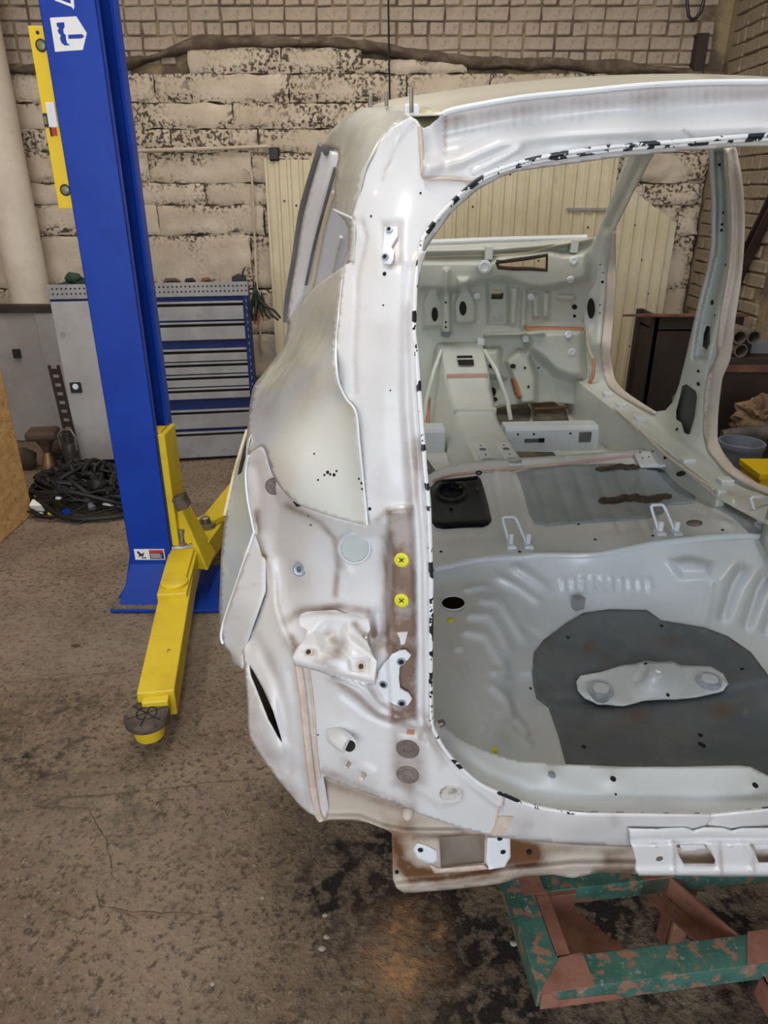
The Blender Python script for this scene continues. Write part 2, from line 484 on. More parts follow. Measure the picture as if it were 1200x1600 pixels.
# big painted pipe in the left corner
pp = empty('wall_pipe', (-2.52, 5.25, 0), 0, 'thick whitewashed pipe rising against the block wall left of the blue lift', 'pipe')
MB().lathe((0, 0, 0), (0, 0, 1), [(.135, -.01), (.135, 1.1), (.137, 1.12), (.135, 1.14), (.135, 3.3)], 28).build('pipe', M_pipe, pp, smooth=True)
for zz, w in ((at_y(10, 182, 5.1).z, .035), (at_y(15, 262, 5.1).z, .04)):
    mb = MB(); mb.box(-.34, .0 if w > .036 else -.06, -.155, -.12, zz - w / 2, zz + w / 2); mb.box(-.34, -.30, -.155, .1, zz - w / 2, zz + w / 2)
    mb.build('bracket', M_black, pp)

# grey panelled door low in the corner behind the board
door = struct(MB().box(-2.98, -2.24, 5.02, 5.09, 0, .93).build('door_1', M_wpanel, bevel=.006))
MB().box(-2.98, -2.24, 4.99, 5.10, .93, .975).build('door_rail', M_darksteel, door)
MB().box(-2.40, -2.24, 5.0, 5.03, 0, .93).build('door_stile', M_wpanel, door, bevel=.004)
MB().box(-2.60, -2.555, 4.99, 5.03, .62, .68).build('door_handle', M_black, door)

# conduit runs on the block wall
def conduit(name, label, pts, r, m=M_block):
    o = MB().tube(pts, r, 8).build(name, m, None, smooth=True)
    return tag(o, label, 'conduit')
a = at_y(195, 236, 5.43); b = at_y(330, 232, 5.43); c = at_y(418, 229, 5.43)
conduit('conduit', 'thin whitewashed conduit running across the block wall to the black box', [a + Vector((-.5, 0, .01)), a, b, c, c + Vector((.03, .03, -.02))], .012, M_block)
v1 = at_y(393, 268, 5.44); v2 = at_y(401, 440, 5.44); v3 = at_y(380, 262, 5.44)
conduit('conduit', 'thin vertical conduit on the wall above the tool cabinets', [v3, v1 + Vector((-.01, 0, .0)), v1 + Vector((0, 0, -.03)), v2, v2 + Vector((0, 0, -.5))], .009, M_block)
jb = empty('junction_box', at_y(429, 241, 5.40), 0, 'small black junction box at the end of the wall conduit', 'junction box')
MB().box(-.032, .032, -.03, .06, -.042, .042).build('box', M_black, jb, bevel=.006)
MB().box(-.028, .028, -.038, -.029, -.036, .036).build('lid', M_black, jb, bevel=.004)
MB().tube([(.03, 0, -.02), (.055, .03, -.022), (.075, .045, -.032), (.085, .055, -.036)], .008, 8).build('cable_tail', M_pipe, jb, smooth=True)
k1 = at_y(606, -60, 5.34); k2 = at_y(608, 100, 5.34); k3 = at_y(612, 300, 5.35)
tag(MB().tube([k1 + Vector((0, 0, .3)), k1, k2, k3, k3 + Vector((0, 0, -.4))], .007, 6).build('hanging_wire', M_black, None, smooth=True), 'straight black wire hanging down the brick wall behind the shell', 'wire')
lp = [at_y(u, v, 5.40) for u, v in [(1073, -60), (1073, -10), (1074, 10), (1076, 25), (1081, 31), (1088, 28), (1095, 18), (1099, 4), (1100, -20), (1100, -60)]]
tag(MB().tube(lp, .011, 8).build('cable_loop', M_black, None, smooth=True), 'loop of thick black cable hanging on the brickwork above the roof', 'cable')

# cream trapezoid sheet cladding leaning over the middle of the back wall
clad = empty('sheet_cladding', (0, 5.40, 0), 0, 'cream ribbed metal sheeting fixed over the back wall behind the shell', 'cladding')
def siding_panel(x0, x1, z0, z1, y0=0.0, cut=None, jag=0.0):
    pitch = .082
    vs = []; fs = []
    xs = []
    x = x0
    while x < x1 - 1e-6:
        for d, y in ((0, 0), (.050, 0), (.056, -.012), (.074, -.012), (.080, 0)):
            if x + d <= x1: xs.append((x + d, y))
        x += pitch
    xs.append((x1, 0))
    for x, y in xs:
        zt = z1
        if cut: zt = min(z1, cut(x))
        zb = z0 + (jag * (noise.noise(Vector((x * 6, 1, 1))) + .3) if jag else 0)
        vs += [(x, y0 + y, zb), (x, y0 + y, zt)]
    for i in range(len(xs) - 1):
        fs.append((2 * i, 2 * i + 2, 2 * i + 3, 2 * i + 1))
    me = bpy.data.meshes.new('siding_panel'); me.from_pydata(vs, [], fs)
    o = link('siding_panel', me, M_siding, clad); md = o.modifiers.new('t', 'SOLIDIFY'); md.thickness = .003; md.offset = 1
    return o
edges = [-.80, -.31, .18, .67, 1.16]
for i in range(4):
    siding_panel(edges[i] + .002, edges[i + 1], .25, 1.885 if i == 0 else 2.12, -.002 * (i % 2))
tR = at_y(990, 298, 5.4); cR = at_y(1050, 345, 5.4)
siding_panel(1.162, 1.60, .22, 2.12, .003, cut=lambda x: 2.12 if x < 1.56 else 2.12)
siding_panel(1.602, 2.06, .24, tR.z + .02, -.002, cut=lambda x: tR.z + (cR.z - tR.z) * max(0, (x - tR.x)) / (cR.x - tR.x) + .0, jag=.05)
MB().box(-.815, -.797, -.02, .02, .25, 1.89).build('edge_trim', M_siding, clad)
h1 = at_y(886, 327, 5.37); h2 = at_y(952, 324, 5.37)
MB().box(h1.x, h2.x, -.03, -.014, h1.z - .008, h1.z + .008).build('latch_bar', M_wpanel, clad)
for k in range(34):
    xx = random.uniform(-.75, 2.0); zz = random.choice((.6, 1.0, 1.25, 1.45, 1.62, 1.8)) + random.uniform(-.03, .03)
    if xx > 1.6 and zz > 1.6: continue
    xx = -.80 + round((xx + .8) / .082) * .082 + .025
    MB().lathe((xx, -.004, zz), (0, -1, 0), [(.007, 0), (.007, .004), (.003, .006)], 8).build('screw', M_darksteel, clad)

# ------------------------------------------------------------------ sheets: outlines read off the photo, given their true depth in the shell frame
def resample(poly, step, closed=True):
    out = []
    n = len(poly)
    for i in range(n if closed else n - 1):
        a = poly[i]; b = poly[(i + 1) % n]
        d = math.hypot(b[0] - a[0], b[1] - a[1])
        k = max(1, int(round(d / step)))
        for j in range(k):
            out.append((a[0] + (b[0] - a[0]) * j / k, a[1] + (b[1] - a[1]) * j / k))
    if not closed: out.append(tuple(poly[-1]))
    return out

def spline(pts, n=6, closed=False):
    """Catmull-Rom through the points"""
    out = []
    m = len(pts)
    for i in range(m if closed else m - 1):
        P = [pts[(i + k) % m] if closed else pts[min(max(i + k, 0), m - 1)] for k in (-1, 0, 1, 2)]
        for j in range(n):
            t = j / n
            out.append(tuple(.5 * (2 * P[1][d] + (P[2][d] - P[0][d]) * t + (2 * P[0][d] - 5 * P[1][d] + 4 * P[2][d] - P[3][d]) * t * t + (3 * P[1][d] - P[0][d] - 3 * P[2][d] + P[3][d]) * t ** 3) for d in range(len(pts[0]))))
    if not closed: out.append(tuple(pts[-1]))
    return out

def inside(P, poly):
    x, y = P[:, 0], P[:, 1]
    r = np.zeros(len(P), bool)
    n = len(poly)
    for i in range(n):
        x1, y1 = poly[i]; x2, y2 = poly[(i + 1) % n]
        if y1 == y2: continue
        c = ((y1 > y) != (y2 > y)) & (x < (x2 - x1) * (y - y1) / (y2 - y1) + x1)
        r ^= c
    return r

def dist(P, poly, closed=True):
    d = np.full(len(P), 1e9)
    n = len(poly)
    for i in range(n if closed else n - 1):
        a = np.array(poly[i], float); b = np.array(poly[(i + 1) % n], float)
        ab = b - a; L = ab.dot(ab)
        t = np.clip(((P - a) @ ab) / L, 0, 1) if L > 0 else np.zeros(len(P))
        q = a + t[:, None] * ab
        d = np.minimum(d, np.hypot(P[:, 0] - q[:, 0], P[:, 1] - q[:, 1]))
    return d

def relief(P, items):
    """('g',u,v,ru,rv,h) dome; ('p',poly,h,feather) plateau; ('l',pts,h,w) ridge"""
    r = np.zeros(len(P))
    for it in items:
        if it[0] == 'g':
            _, u, v, ru, rv, h = it
            r += h * np.exp(-((P[:, 0] - u) / ru) ** 2 - ((P[:, 1] - v) / rv) ** 2)
        elif it[0] == 'p':
            _, poly, h, fe = it
            s = np.where(inside(P, poly), 1, -1) * dist(P, poly)
            k = np.clip(s / fe * .5 + .5, 0, 1)
            r += h * k * k * (3 - 2 * k)
        elif it[0] == 'l':
            _, pts, h, w = it
            d = dist(P, pts, False)
            r += h * np.exp(-(d / w) ** 2)
    return r

class Field:
    """smooth depth surface through control points (u, v, value)"""
    def __init__(self, mode, ctrl, items=(), offset=0.0):
        self.mode = mode; self.items = list(items); self.offset = offset
        C = np.array(ctrl, float)
        self.c = C[:, :2] / 100.0
        n = len(C)
        if n < 3:
            self.w = None; self.k = C[0, 2]; return
        D = np.hypot(self.c[:, None, 0] - self.c[None, :, 0], self.c[:, None, 1] - self.c[None, :, 1])
        K = self.phi(D) + np.eye(n) * .02
        A = np.zeros((n + 3, n + 3)); A[:n, :n] = K
        A[:n, n] = 1; A[:n, n + 1:] = self.c; A[n, :n] = 1; A[n + 1:, :n] = self.c.T
        self.w = np.linalg.solve(A, np.concatenate([C[:, 2], [0, 0, 0]]))
    def phi(self, r):
        return np.where(r > 1e-9, r * r * np.log(np.maximum(r, 1e-9)), 0)
    def copy(self, offset, items=()):
        f = Field.__new__(Field); f.__dict__ = dict(self.__dict__); f.offset = self.offset + offset; f.items = self.items + list(items)
        return f
    def val(self, P):
        P = np.asarray(P, float)
        if self.w is None: r = np.full(len(P), self.k)
        else:
            q = P / 100.0
            D = np.hypot(q[:, None, 0] - self.c[None, :, 0], q[:, None, 1] - self.c[None, :, 1])
            n = len(self.c)
            r = self.phi(D) @ self.w[:n] + self.w[n] + q @ self.w[n + 1:]
        return r + relief(P, self.items) + self.offset
    def pts(self, P):
        P = np.asarray(P, float)
        return car_pts(P[:, 0], P[:, 1], self.val(P), self.mode)
    def one(self, u, v, d=0.0):
        P = np.array([[u, v]], float)
        return Vector(car_pts([u], [v], self.val(P) + d, self.mode)[0])

CAR = empty('car_body_shell', C0, YAW, 'stripped white car body shell seen through its open tailgate, resting on the green trestle', 'car body')

def sheet(name, outline, field, step, m, holes=(), dirt_reflection=(), parent=None, thick=.0025, mirror=False, label=None, smooth=True):
    B = resample(outline, step)
    pts = list(B); edges = [(i, (i + 1) % len(B)) for i in range(len(B))]
    HB = []
    for h in holes:
        hb = resample(h, min(step, 4)); HB.append(hb)
        n = len(pts); pts += hb; edges += [(n + i, n + (i + 1) % len(hb)) for i in range(len(hb))]
    A = np.array(outline)
    u0, v0 = A.min(0); u1, v1 = A.max(0)
    g = []
    j = 0; v = v0 + step * .5
    while v < v1:
        u = u0 + (step * .5 if j % 2 else 0)
        while u < u1:
            g.append((u, v)); u += step
        v += step * .87; j += 1
    if g:
        G = np.array(g)
        ok = inside(G, B) & (dist(G, B) > step * .5)
        for hb in HB:
            ok &= ~inside(G, hb); ok &= dist(G, hb) > step * .4
        pts += [tuple(p) for p in G[ok]]
    out = delaunay_2d_cdt([Vector(p) for p in pts], edges, [], 0, 1e-4)
    P = np.array([(p.x, p.y) for p in out[0]])
    T = np.array([t for t in out[2] if len(t) == 3])
    cen = P[T].mean(1)
    ok = inside(cen, B)
    for hb in HB: ok &= ~inside(cen, hb)
    e1 = P[T[:, 1]] - P[T[:, 0]]; e2 = P[T[:, 2]] - P[T[:, 0]]
    ok &= np.abs(e1[:, 0] * e2[:, 1] - e1[:, 1] * e2[:, 0]) > .035 * step * step
    T = T[ok]
    W = field.pts(P)
    if mirror is True: W[:, 0] = np.minimum(W[:, 0], 0)
    a, b, c = W[T[:, 0]], W[T[:, 1]], W[T[:, 2]]
    n = np.cross(b - a, c - a)
    eye = np.array(car_of(Vector((0, 0, CAMH))))
    if (np.einsum('ij,ij->i', n, eye - a) > 0).mean() < .5: T = T[:, ::-1]
    me = bpy.data.meshes.new(name)
    me.from_pydata([tuple(p) for p in W], [], [tuple(int(i) for i in t) for t in T])
    at = me.attributes.new('dirt_reflection', 'FLOAT', 'POINT')
    at.data.foreach_set('value', np.clip(relief(P, dirt_reflection), 0, 1) if len(dirt_reflection) else np.zeros(len(P)))
    o = link(name, me, m, parent or CAR, smooth=smooth, solid=thick, label=label)
    if mirror == 'two':
        m2 = me.copy(); m2.transform(Matrix.Scale(-1, 4, (1, 0, 0))); m2.flip_normals()
        o2 = link(name, m2, m, parent or CAR, smooth=smooth, solid=thick, label=label)
    elif mirror:
        md = o.modifiers.new('mirror', 'MIRROR'); md.use_axis = (True, False, False); md.use_clip = False; md.merge_threshold = .0005
    return o

def strip(name, pts_px, field, r, m, d=0.0, parent=None, n=8, mirror=False, smoothn=6):
    q = spline(pts_px, smoothn)
    W = field.pts(np.array(q)); 
    if d:
        W = car_pts(np.array(q)[:, 0], np.array(q)[:, 1], field.val(np.array(q)) + d, field.mode)
    if mirror: W[:, 0] = np.minimum(W[:, 0], 0)
    o = MB().tube([Vector(p) for p in W], r, n).build(name, m, parent or CAR, smooth=True)
    if mirror:
        md = o.modifiers.new('mirror', 'MIRROR'); md.use_axis = (True, False, False); md.merge_threshold = .0005
    return o

def ell(u, v, ru, rv, n=20, rot=0.0):
    c, s = math.cos(rot), math.sin(rot)
    return [(u + ru * math.cos(2 * PI * k / n) * c - rv * math.sin(2 * PI * k / n) * s, v + ru * math.cos(2 * PI * k / n) * s + rv * math.sin(2 * PI * k / n) * c) for k in range(n)]

def normal_at(field, u, v):
    a = field.one(u - 3, v); b = field.one(u + 3, v); c = field.one(u, v - 3); d = field.one(u, v + 3)
    n = (b - a).cross(c - d).normalized()
    eye = car_of(Vector((0, 0, CAMH)))
    return n if n.dot(eye - a) > 0 else -n

def lathe_on(name, u, v, field, prof, m, parent=None, n=20, axis=None, label=None):
    """a turned part seated on a sheet at a pixel; prof = (radius m, height m)"""
    ax = axis or normal_at(field, u, v)
    return MB().lathe(field.one(u, v), ax, prof, n).build(name, m, parent or CAR, smooth=True, label=label)

def hole(u, v, r, field, m=None, parent=None):
    return lathe_on('hole', u, v, field, [(r * 1.0, -.002), (r, .0012), (r * .9, .0012), (r * .85, .0006)], m or M_dark, parent, 16)

def z2(k, x0, y0, s):
    return [(x0 + a / s, y0 + b / s) for a, b in k]

# ------------------------------------------------------------------ the car body shell: rear end
OUT0 = [(642, 182), (616, 198), (587, 234), (570, 266), (561, 302), (553, 328), (550, 338), (554, 344), (554, 357), (551, 409), (538, 414), (535, 438), (530, 487), (525, 545), (526, 577), (530, 600), (541, 623), (556, 644), (561, 688), (569, 766), (574, 821)]
OUT = spline(OUT0[:6], 4) + OUT0[6:11] + spline(OUT0[11:], 4)
SKINLOW = spline([(572, 821), (538, 813), (486, 797), (460, 784), (440, 764), (424, 737), (415, 707), (410, 697)], 4)[1:]
DASH = [(735, 290), (692, 331), (663, 370), (657, 393), (650, 438), (648, 477), (647, 520), (650, 545), (655, 610), (660, 675), (665, 740), (670, 789), (673, 880), (674, 930), (673, 1060), (674, 1125), (683, 1151), (697, 1174), (722, 1202), (753, 1227), (790, 1243)]
DASH_LOW = [(790, 1243), (825, 1257), (871, 1267), (920, 1271), (990, 1272), (1060, 1273), (1112, 1273)]
DASH_TOP = [(735, 290), (765, 271), (813, 254), (862, 243), (934, 232), (1007, 225), (1079, 220), (1152, 214), (1200, 211), (1236, 210)]

# quarter panel skin: roof side, D-pillar and shoulder, wrapping forward along the body side
q_ctrl = [(642, 182, .27), (587, 234, .29), (561, 302, .27), (551, 400, .24), (530, 487, .20), (525, 545, .17), (541, 623, .12), (569, 766, .05), (574, 821, .03),
          (451, 497, 1.10), (442, 542, .95), (397, 602, .75), (388, 655, .66), (386, 690, .55), (501, 226, .85), (518, 203, .65), (564, 169, .52), (609, 167, .45),
          (524, 266, .52), (522, 320, .48), (545, 372, .30), (510, 436, .55), (470, 560, .42), (450, 650, .30), (460, 784, .12), (410, 697, .35), (500, 700, .13), (575, 215, .36), (538, 813, .06)]
QF = Field('y', q_ctrl)
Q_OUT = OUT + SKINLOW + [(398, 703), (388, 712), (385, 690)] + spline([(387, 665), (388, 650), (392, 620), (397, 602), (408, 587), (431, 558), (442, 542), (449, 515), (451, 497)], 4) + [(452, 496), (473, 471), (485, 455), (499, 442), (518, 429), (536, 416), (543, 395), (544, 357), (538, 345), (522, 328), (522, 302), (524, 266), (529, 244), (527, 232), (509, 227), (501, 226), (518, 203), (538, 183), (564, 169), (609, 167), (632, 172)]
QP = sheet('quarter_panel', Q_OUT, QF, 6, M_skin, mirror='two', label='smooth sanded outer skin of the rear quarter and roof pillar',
      dirt_reflection=[('p', [(500, 150), (650, 150), (545, 350), (540, 480), (490, 560), (420, 640), (380, 640), (380, 560), (450, 500), (540, 420), (520, 330)], .42, 60), ('l', [(470, 520), (440, 580), (415, 640)], .25, 14), ('l', [(520, 470), (490, 560), (480, 640)], .15, 16), ('p', [(500, 200), (545, 230), (540, 330), (520, 330)], .2, 20)])  # upper olive tint and streaks: reflected surroundings put into the colour
strip('skin_edge', OUT0[11:], QF, .0018, M_plate, -.002, QP)
for u, v, r in ((512, 738, .003), (516, 741, .0022), (522, 742, .003), (526, 736, .002), (507, 742, .002), (491, 709, .0018), (565, 755, .0025), (561, 748, .002), (566, 764, .002), (497, 750, .0018)):
    lathe_on('paint_chip', u, v, QF, [(r, -.001), (r, .0006), (r * .5, .0008)], M_dark, QP, 6)
strip('crease_seam', [(522, 328), (536, 335), (550, 341)], QF, .002, M_plate, -.001, QP)

# the quarter light opening: C-pillar strip and reveal panels further forward
WF = Field('y', [(507, 232, .92), (452, 497, 1.16), (475, 340, 1.05), (520, 240, .86), (525, 300, .80), (500, 430, .95), (540, 400, .75)])
strip_px = [(502, 226), (510, 232), (523, 240), (519, 262), (508, 300), (496, 345), (486, 390), (476, 430), (468, 470), (452, 508), (448, 505), (452, 461), (462, 405), (473, 340), (488, 280)]
WP = sheet('c_pillar', strip_px, WF, 6, M_body, thick=.02, mirror='two')
sheet('window_reveal', [(523, 240), (530, 250), (530, 300), (560, 345), (560, 420), (520, 440), (485, 460), (466, 480), (476, 430), (486, 390), (496, 345), (508, 300), (519, 262)], WF.copy(.02), 8, mat('lavender_inner_panel', (.55, .56, .63), rough=.5), mirror='two')
strip('pillar_groove', [(522, 300), (508, 345), (497, 400), (487, 450), (481, 462)], WF, .006, M_siding, .01, WP)
strip('pillar_groove', [(524, 262), (508, 320), (492, 380), (478, 445)], WF, .004, M_shadowsteel, .0, WP)
strip('window_seal', [(503, 226), (490, 268), (472, 331), (461, 402), (450, 465), (447, 503)], WF, .010, M_shadowsteel, .0, WP)
strip('reveal_ridge', [(533, 370), (525, 400), (520, 426)], WF, .005, M_skin, -.03, WP)
lathe_on('reveal_cap', 512, 230, WF, [(.018, -.01), (.018, .006), (.01, .012)], M_shadowsteel, WP)

# lower body side, seen edge-on below the shoulder
SF = Field('y', [(388, 660, .66), (386, 676, .64), (365, 740, .60), (352, 800, .54), (345, 870, .48), (342, 950, .42), (346, 982, .37), (397, 832, .37), (392, 790, .40), (384, 740, .46), (385, 700, .54), (365, 900, .41)])
SIDE = sheet('body_side', [(388, 660), (383, 685), (365, 740), (352, 800), (345, 870), (342, 950), (343, 985), (346, 1000), (352, 975), (402, 832), (397, 790), (390, 740), (390, 700)], SF, 6, M_patch, mirror='two', label='filler-patched lower body side behind the wheel arch')
sheet('side_slot', [(385, 682), (374, 726), (371, 742), (377, 738), (383, 715)], SF.copy(-.004), 5, M_dark, parent=SIDE, mirror='two')
strip('side_flange', [(386, 672), (376, 705), (367, 735), (358, 775), (351, 805)], SF, .004, M_siding, -.01, SIDE)

# tailgate pillar with lamp pocket and rear corner
P_OUT = OUT + SKINLOW + [(398, 703), (388, 712), (384, 740), (387, 780), (397, 832), (404, 850), (412, 880), (413, 923), (390, 990), (379, 1015)] + spline([(380, 1025), (383, 1055), (386, 1092), (387, 1125), (389, 1146), (395, 1162), (408, 1182), (428, 1210), (450, 1237), (468, 1258), (482, 1270), (491, 1274)], 4) + [(495, 1281), (508, 1283), (513, 1262), (505, 1213), (557, 1234), (617, 1255), (666, 1276), (715, 1293), (777, 1308)] + [(790, 1243)] + DASH[::-1][1:] + [(720, 279), (664, 276), (658, 198), (650, 187)]
p_ctrl = [(642, 182, .27), (587, 234, .29), (561, 302, .27), (551, 400, .24), (530, 487, .20), (525, 545, .17), (541, 623, .12), (569, 766, .055), (574, 821, .04),
          (663, 370, .20), (692, 331, .22), (735, 290, .24), (650, 438, .155), (648, 520, .115), (655, 610, .08), (665, 740, .045), (673, 880, .02), (674, 1060, .01), (683, 1151, .005), (722, 1202, 0), (790, 1243, 0), (777, 1308, .02),
          (600, 400, .185), (595, 500, .135), (600, 600, .085), (620, 750, .035), (625, 900, .02),
          (410, 700, .36), (386, 730, .44), (397, 832, .36), (413, 923, .27), (385, 1008, .24), (460, 784, .15), (500, 900, .10), (560, 860, .06), (590, 900, .04), (470, 960, .115), (450, 1100, .10), (388, 1144, .15), (430, 1205, .12), (491, 1274, .09), (500, 1150, .06), (600, 1150, .025), (600, 1240, .03), (700, 1280, .015), (440, 1000, .14)]
pocket = [(430, 775), (462, 800), (530, 826), (592, 830), (602, 840), (604, 985), (588, 1010), (560, 1040), (500, 1030), (462, 1005), (440, 960), (424, 890), (418, 830)]
glue = [(606, 795), (646, 790), (650, 860), (652, 1000), (651, 1125), (612, 1128), (604, 1010), (603, 850)]
p_items = [('p', pocket, .035, 16), ('p', glue, -.008, 5), ('g', 467, 878, 30, 34, -.016), ('l', [(640, 420), (634, 520), (636, 640), (645, 760), (652, 860), (656, 1000), (655, 1110), (664, 1150)], .008, 7),
           ('l', [(657, 400), (641, 480), (645, 600), (655, 740), (664, 880), (666, 1050), (666, 1120), (680, 1165), (720, 1212), (785, 1262)], -.008, 5),
           ('l', [(590, 960), (596, 1000), (612, 1010)], .012, 8),
           ('l', [(515, 1060), (560, 1080), (590, 1112), (640, 1133), (672, 1134)], -.008, 6), ('l', [(535, 1085), (575, 1115), (610, 1130)], .007, 5), ('l', [(570, 1060), (592, 1092), (625, 1113)], -.006, 4),
           ('p', [(520, 1150), (545, 1145), (566, 1165), (570, 1185), (545, 1190), (530, 1175)], -.006, 8),
           ('p', [(533, 1185), (560, 1185), (590, 1205), (588, 1222), (560, 1215), (535, 1200)], -.006, 6),
           ('p', [(620, 1150), (655, 1150), (690, 1185), (725, 1225), (722, 1250), (690, 1262), (640, 1230), (618, 1225)], -.006, 6),
           ('l', [(425, 880), (432, 950), (450, 1000), (470, 1030)], -.010, 6), ('l', [(405, 880), (395, 960), (390, 1010)], .012, 9),
           ('l', [(441, 870), (437, 940), (450, 985)], .008, 6), ('g', 425, 1110, 14, 60, -.012), ('l', [(400, 1000), (430, 1060), (445, 1120), (452, 1200)], .010, 9),
           ('l', [(455, 1050), (463, 1150), (475, 1250)], .006, 7), ('g', 440, 1170, 14, 14, -.012), ('l', [(612, 835), (606, 900), (604, 985)], .006, 5),
           ('p', [(595, 345), (628, 345), (630, 420), (596, 422)], .003, 6), ('l', [(648, 195), (625, 215), (615, 245), (600, 270), (590, 300)], .004, 4), ('l', [(565, 350), (572, 375), (566, 400), (556, 430), (558, 480), (553, 560), (556, 615)], .004, 4),
           ('l', [(400, 730), (408, 770), (403, 830)], .014, 8), ('l', [(418, 745), (402, 800)], -.006, 4), ('l', [(590, 1000), (604, 900), (600, 830)], .01, 7),
           ('l', [(545, 840), (530, 860), (532, 880), (545, 895)], -.003, 6), ('g', 560, 600, 25, 160, .004)]
PF = Field('y', p_ctrl, p_items)
slit = [(388, 1038), (396, 1049), (411, 1076), (427, 1112), (437, 1144), (442, 1161), (434, 1152), (418, 1125), (402, 1083), (391, 1056)]
p_dirt = [('p', glue, .80, 5), ('l', [(652, 690), (648, 760), (640, 800)], .5, 9), ('l', [(450, 830), (500, 850), (545, 858), (585, 860)], .0, 8),
          ('l', [(448, 790), (500, 815), (522, 840), (528, 880), (524, 930)], .55, 5), ('l', [(402, 800), (404, 840), (412, 870)], .65, 5), ('l', [(414, 870), (416, 930)], .35, 4),
          ('l', [(445, 970), (470, 955), (530, 948), (575, 955), (585, 990)], .6, 7), ('l', [(585, 990), (592, 1020), (600, 1012)], .35, 10), ('l', [(455, 1000), (467, 1020)], .7, 9),
          ('l', [(520, 1058), (560, 1090), (590, 1118), (645, 1134)], .5, 6), ('l', [(570, 1060), (590, 1095), (620, 1118)], .4, 4), ('p', [(612, 1140), (662, 1140), (664, 1225), (640, 1230), (615, 1225)], .45, 14),
          ('l', [(598, 840), (602, 900), (603, 990)], .35, 6), ('p', [(596, 345), (630, 348), (628, 420), (606, 420)], .38, 6), ('l', [(505, 1205), (560, 1228), (640, 1262)], .35, 7), ('l', [(640, 1225), (645, 1260)], .4, 10),
          ('l', [(440, 960), (432, 900)], .2, 8), ('l', [(390, 1080), (395, 1140), (430, 1200), (470, 1255)], .28, 16), ('l', [(420, 1030), (450, 1120), (460, 1200)], .16, 14), ('l', [(470, 1040), (480, 1130), (490, 1240)], .35, 10),
          ('l', [(645, 200), (618, 225), (610, 250), (598, 280)], .22, 2.5), ('l', [(566, 340), (574, 370), (562, 420), (557, 480), (554, 560), (556, 615)], .2, 3), ('l', [(636, 480), (632, 600), (640, 760)], .18, 9), ('l', [(656, 200), (659, 276)], .35, 3),
          ('l', [(600, 520), (612, 700), (606, 790)], .12, 22), ('l', [(590, 812), (603, 800)], .4, 6), ('g', 560, 720, 12, 60, .1), ('p', [(655, 1110), (675, 1115), (700, 1190), (690, 1200), (660, 1150)], .35, 10), ('l', [(510, 1030), (560, 1055)], .3, 14), ('g', 520, 1240, 60, 40, .14), ('l', [(545, 835), (530, 858), (537, 885)], .35, 5)]
PIL = sheet('tailgate_pillar', P_OUT, PF, 4.5, M_body, holes=[slit], dirt_reflection=p_dirt, mirror='two', label='white inner tailgate pillar with lamp pocket, brown glue stains')
sheet('wheel_arch_lining', [(380, 1020), (450, 1020), (455, 1175), (395, 1160)], PF.copy(.08), 12, M_dark, mirror='two')
FL = sheet('corner_flange', [(397, 832), (346, 982), (348, 1008), (358, 1018), (361, 1034), (379, 1045), (384, 1008), (414, 923), (414, 875), (404, 848)],
      Field('y', [(397, 832, .365), (346, 982, .355), (361, 1034, .30), (379, 1045, .235), (414, 923, .255), (414, 875, .30), (380, 940, .29)]), 6, mat('lavender_flange', (.66, .66, .68), rough=.45, attrs=(('dirt_reflection', DIRT, 1.0),)),
      dirt_reflection=[('l', [(358, 1018), (372, 1042)], .5, 6), ('l', [(360, 915), (385, 918), (400, 912)], .18, 2), ('l', [(355, 965), (385, 968)], .15, 2)], mirror='two')
strip('crease_edge', [(388, 712), (384, 740), (387, 780), (397, 832)], PF, .0024, M_plate, -.003, PIL)
strip('crease_edge', [(397, 832), (372, 905), (347, 982), (348, 1006)], Field('y', [(397, 832, .362), (346, 982, .352), (361, 1034, .297)]), .003, M_plate, 0, FL)
strip('seam_sealer', [(466, 1035), (473, 1080), (480, 1150), (487, 1210), (495, 1262), (502, 1280)], PF, .0075, M_seam, -.004, PIL)
strip('seam_sealer', [(481, 1040), (489, 1100), (494, 1170), (499, 1215)], PF, .003, M_seam, -.002, PIL)
strip('seam_joint', [(656, 198), (659, 240), (661, 272)], PF, .0035, M_seam, -.002, PIL)
strip('seam_joint', [(661, 272), (668, 279), (700, 279), (738, 282)], PF, .0028, M_seam, -.003, PIL)
strip('seam_joint', [(786, 1245), (777, 1275), (771, 1306)], PF, .002, M_seam, -.001, PIL)

# plates, plugs and grommets on the pillar
pl = z2([(960, 690), (935, 668), (900, 670), (870, 685), (830, 730), (805, 770), (797, 810), (805, 850), (830, 890), (870, 920), (905, 935), (945, 930), (965, 900), (950, 875), (925, 862), (908, 850), (902, 800), (906, 748), (925, 722), (945, 712)], 330, 800, 3.077)
PL = sheet('lamp_mount_plate', pl, PF.copy(-.011), 3, M_plate, mirror=False, thick=.004, smooth=False, dirt_reflection=[])
for u, v in z2([(915, 698), (838, 808), (918, 897)], 330, 800, 3.077):
    lathe_on('screw_hole', u, v, PF, [(.0075, 0), (.0075, .0128), (.0045, .013), (.004, .01)], M_bolt, PL, 14)
    lathe_on('hole', u, v, PF, [(.0045, 0), (.0045, .0134)], M_dark, PL, 10)
pl2 = z2([(835, 722), (895, 720), (897, 765), (880, 790), (865, 815), (880, 840), (876, 875), (862, 900), (830, 897), (822, 860), (830, 770)], 330, 120, 3.077)
PL2 = sheet('hinge_plate', pl2, PF.copy(-.007), 3, M_plate, thick=.004, smooth=False)
for u, v in z2([(861, 748), (845, 877)], 330, 120, 3.077):
    lathe_on('screw_hole', u, v, PF, [(.0055, 0), (.0055, .0088), (.003, .009)], M_bolt, PL2, 14)
    lathe_on('hole', u, v, PF, [(.003, 0), (.003, .0096)], M_dark, PL2, 10)
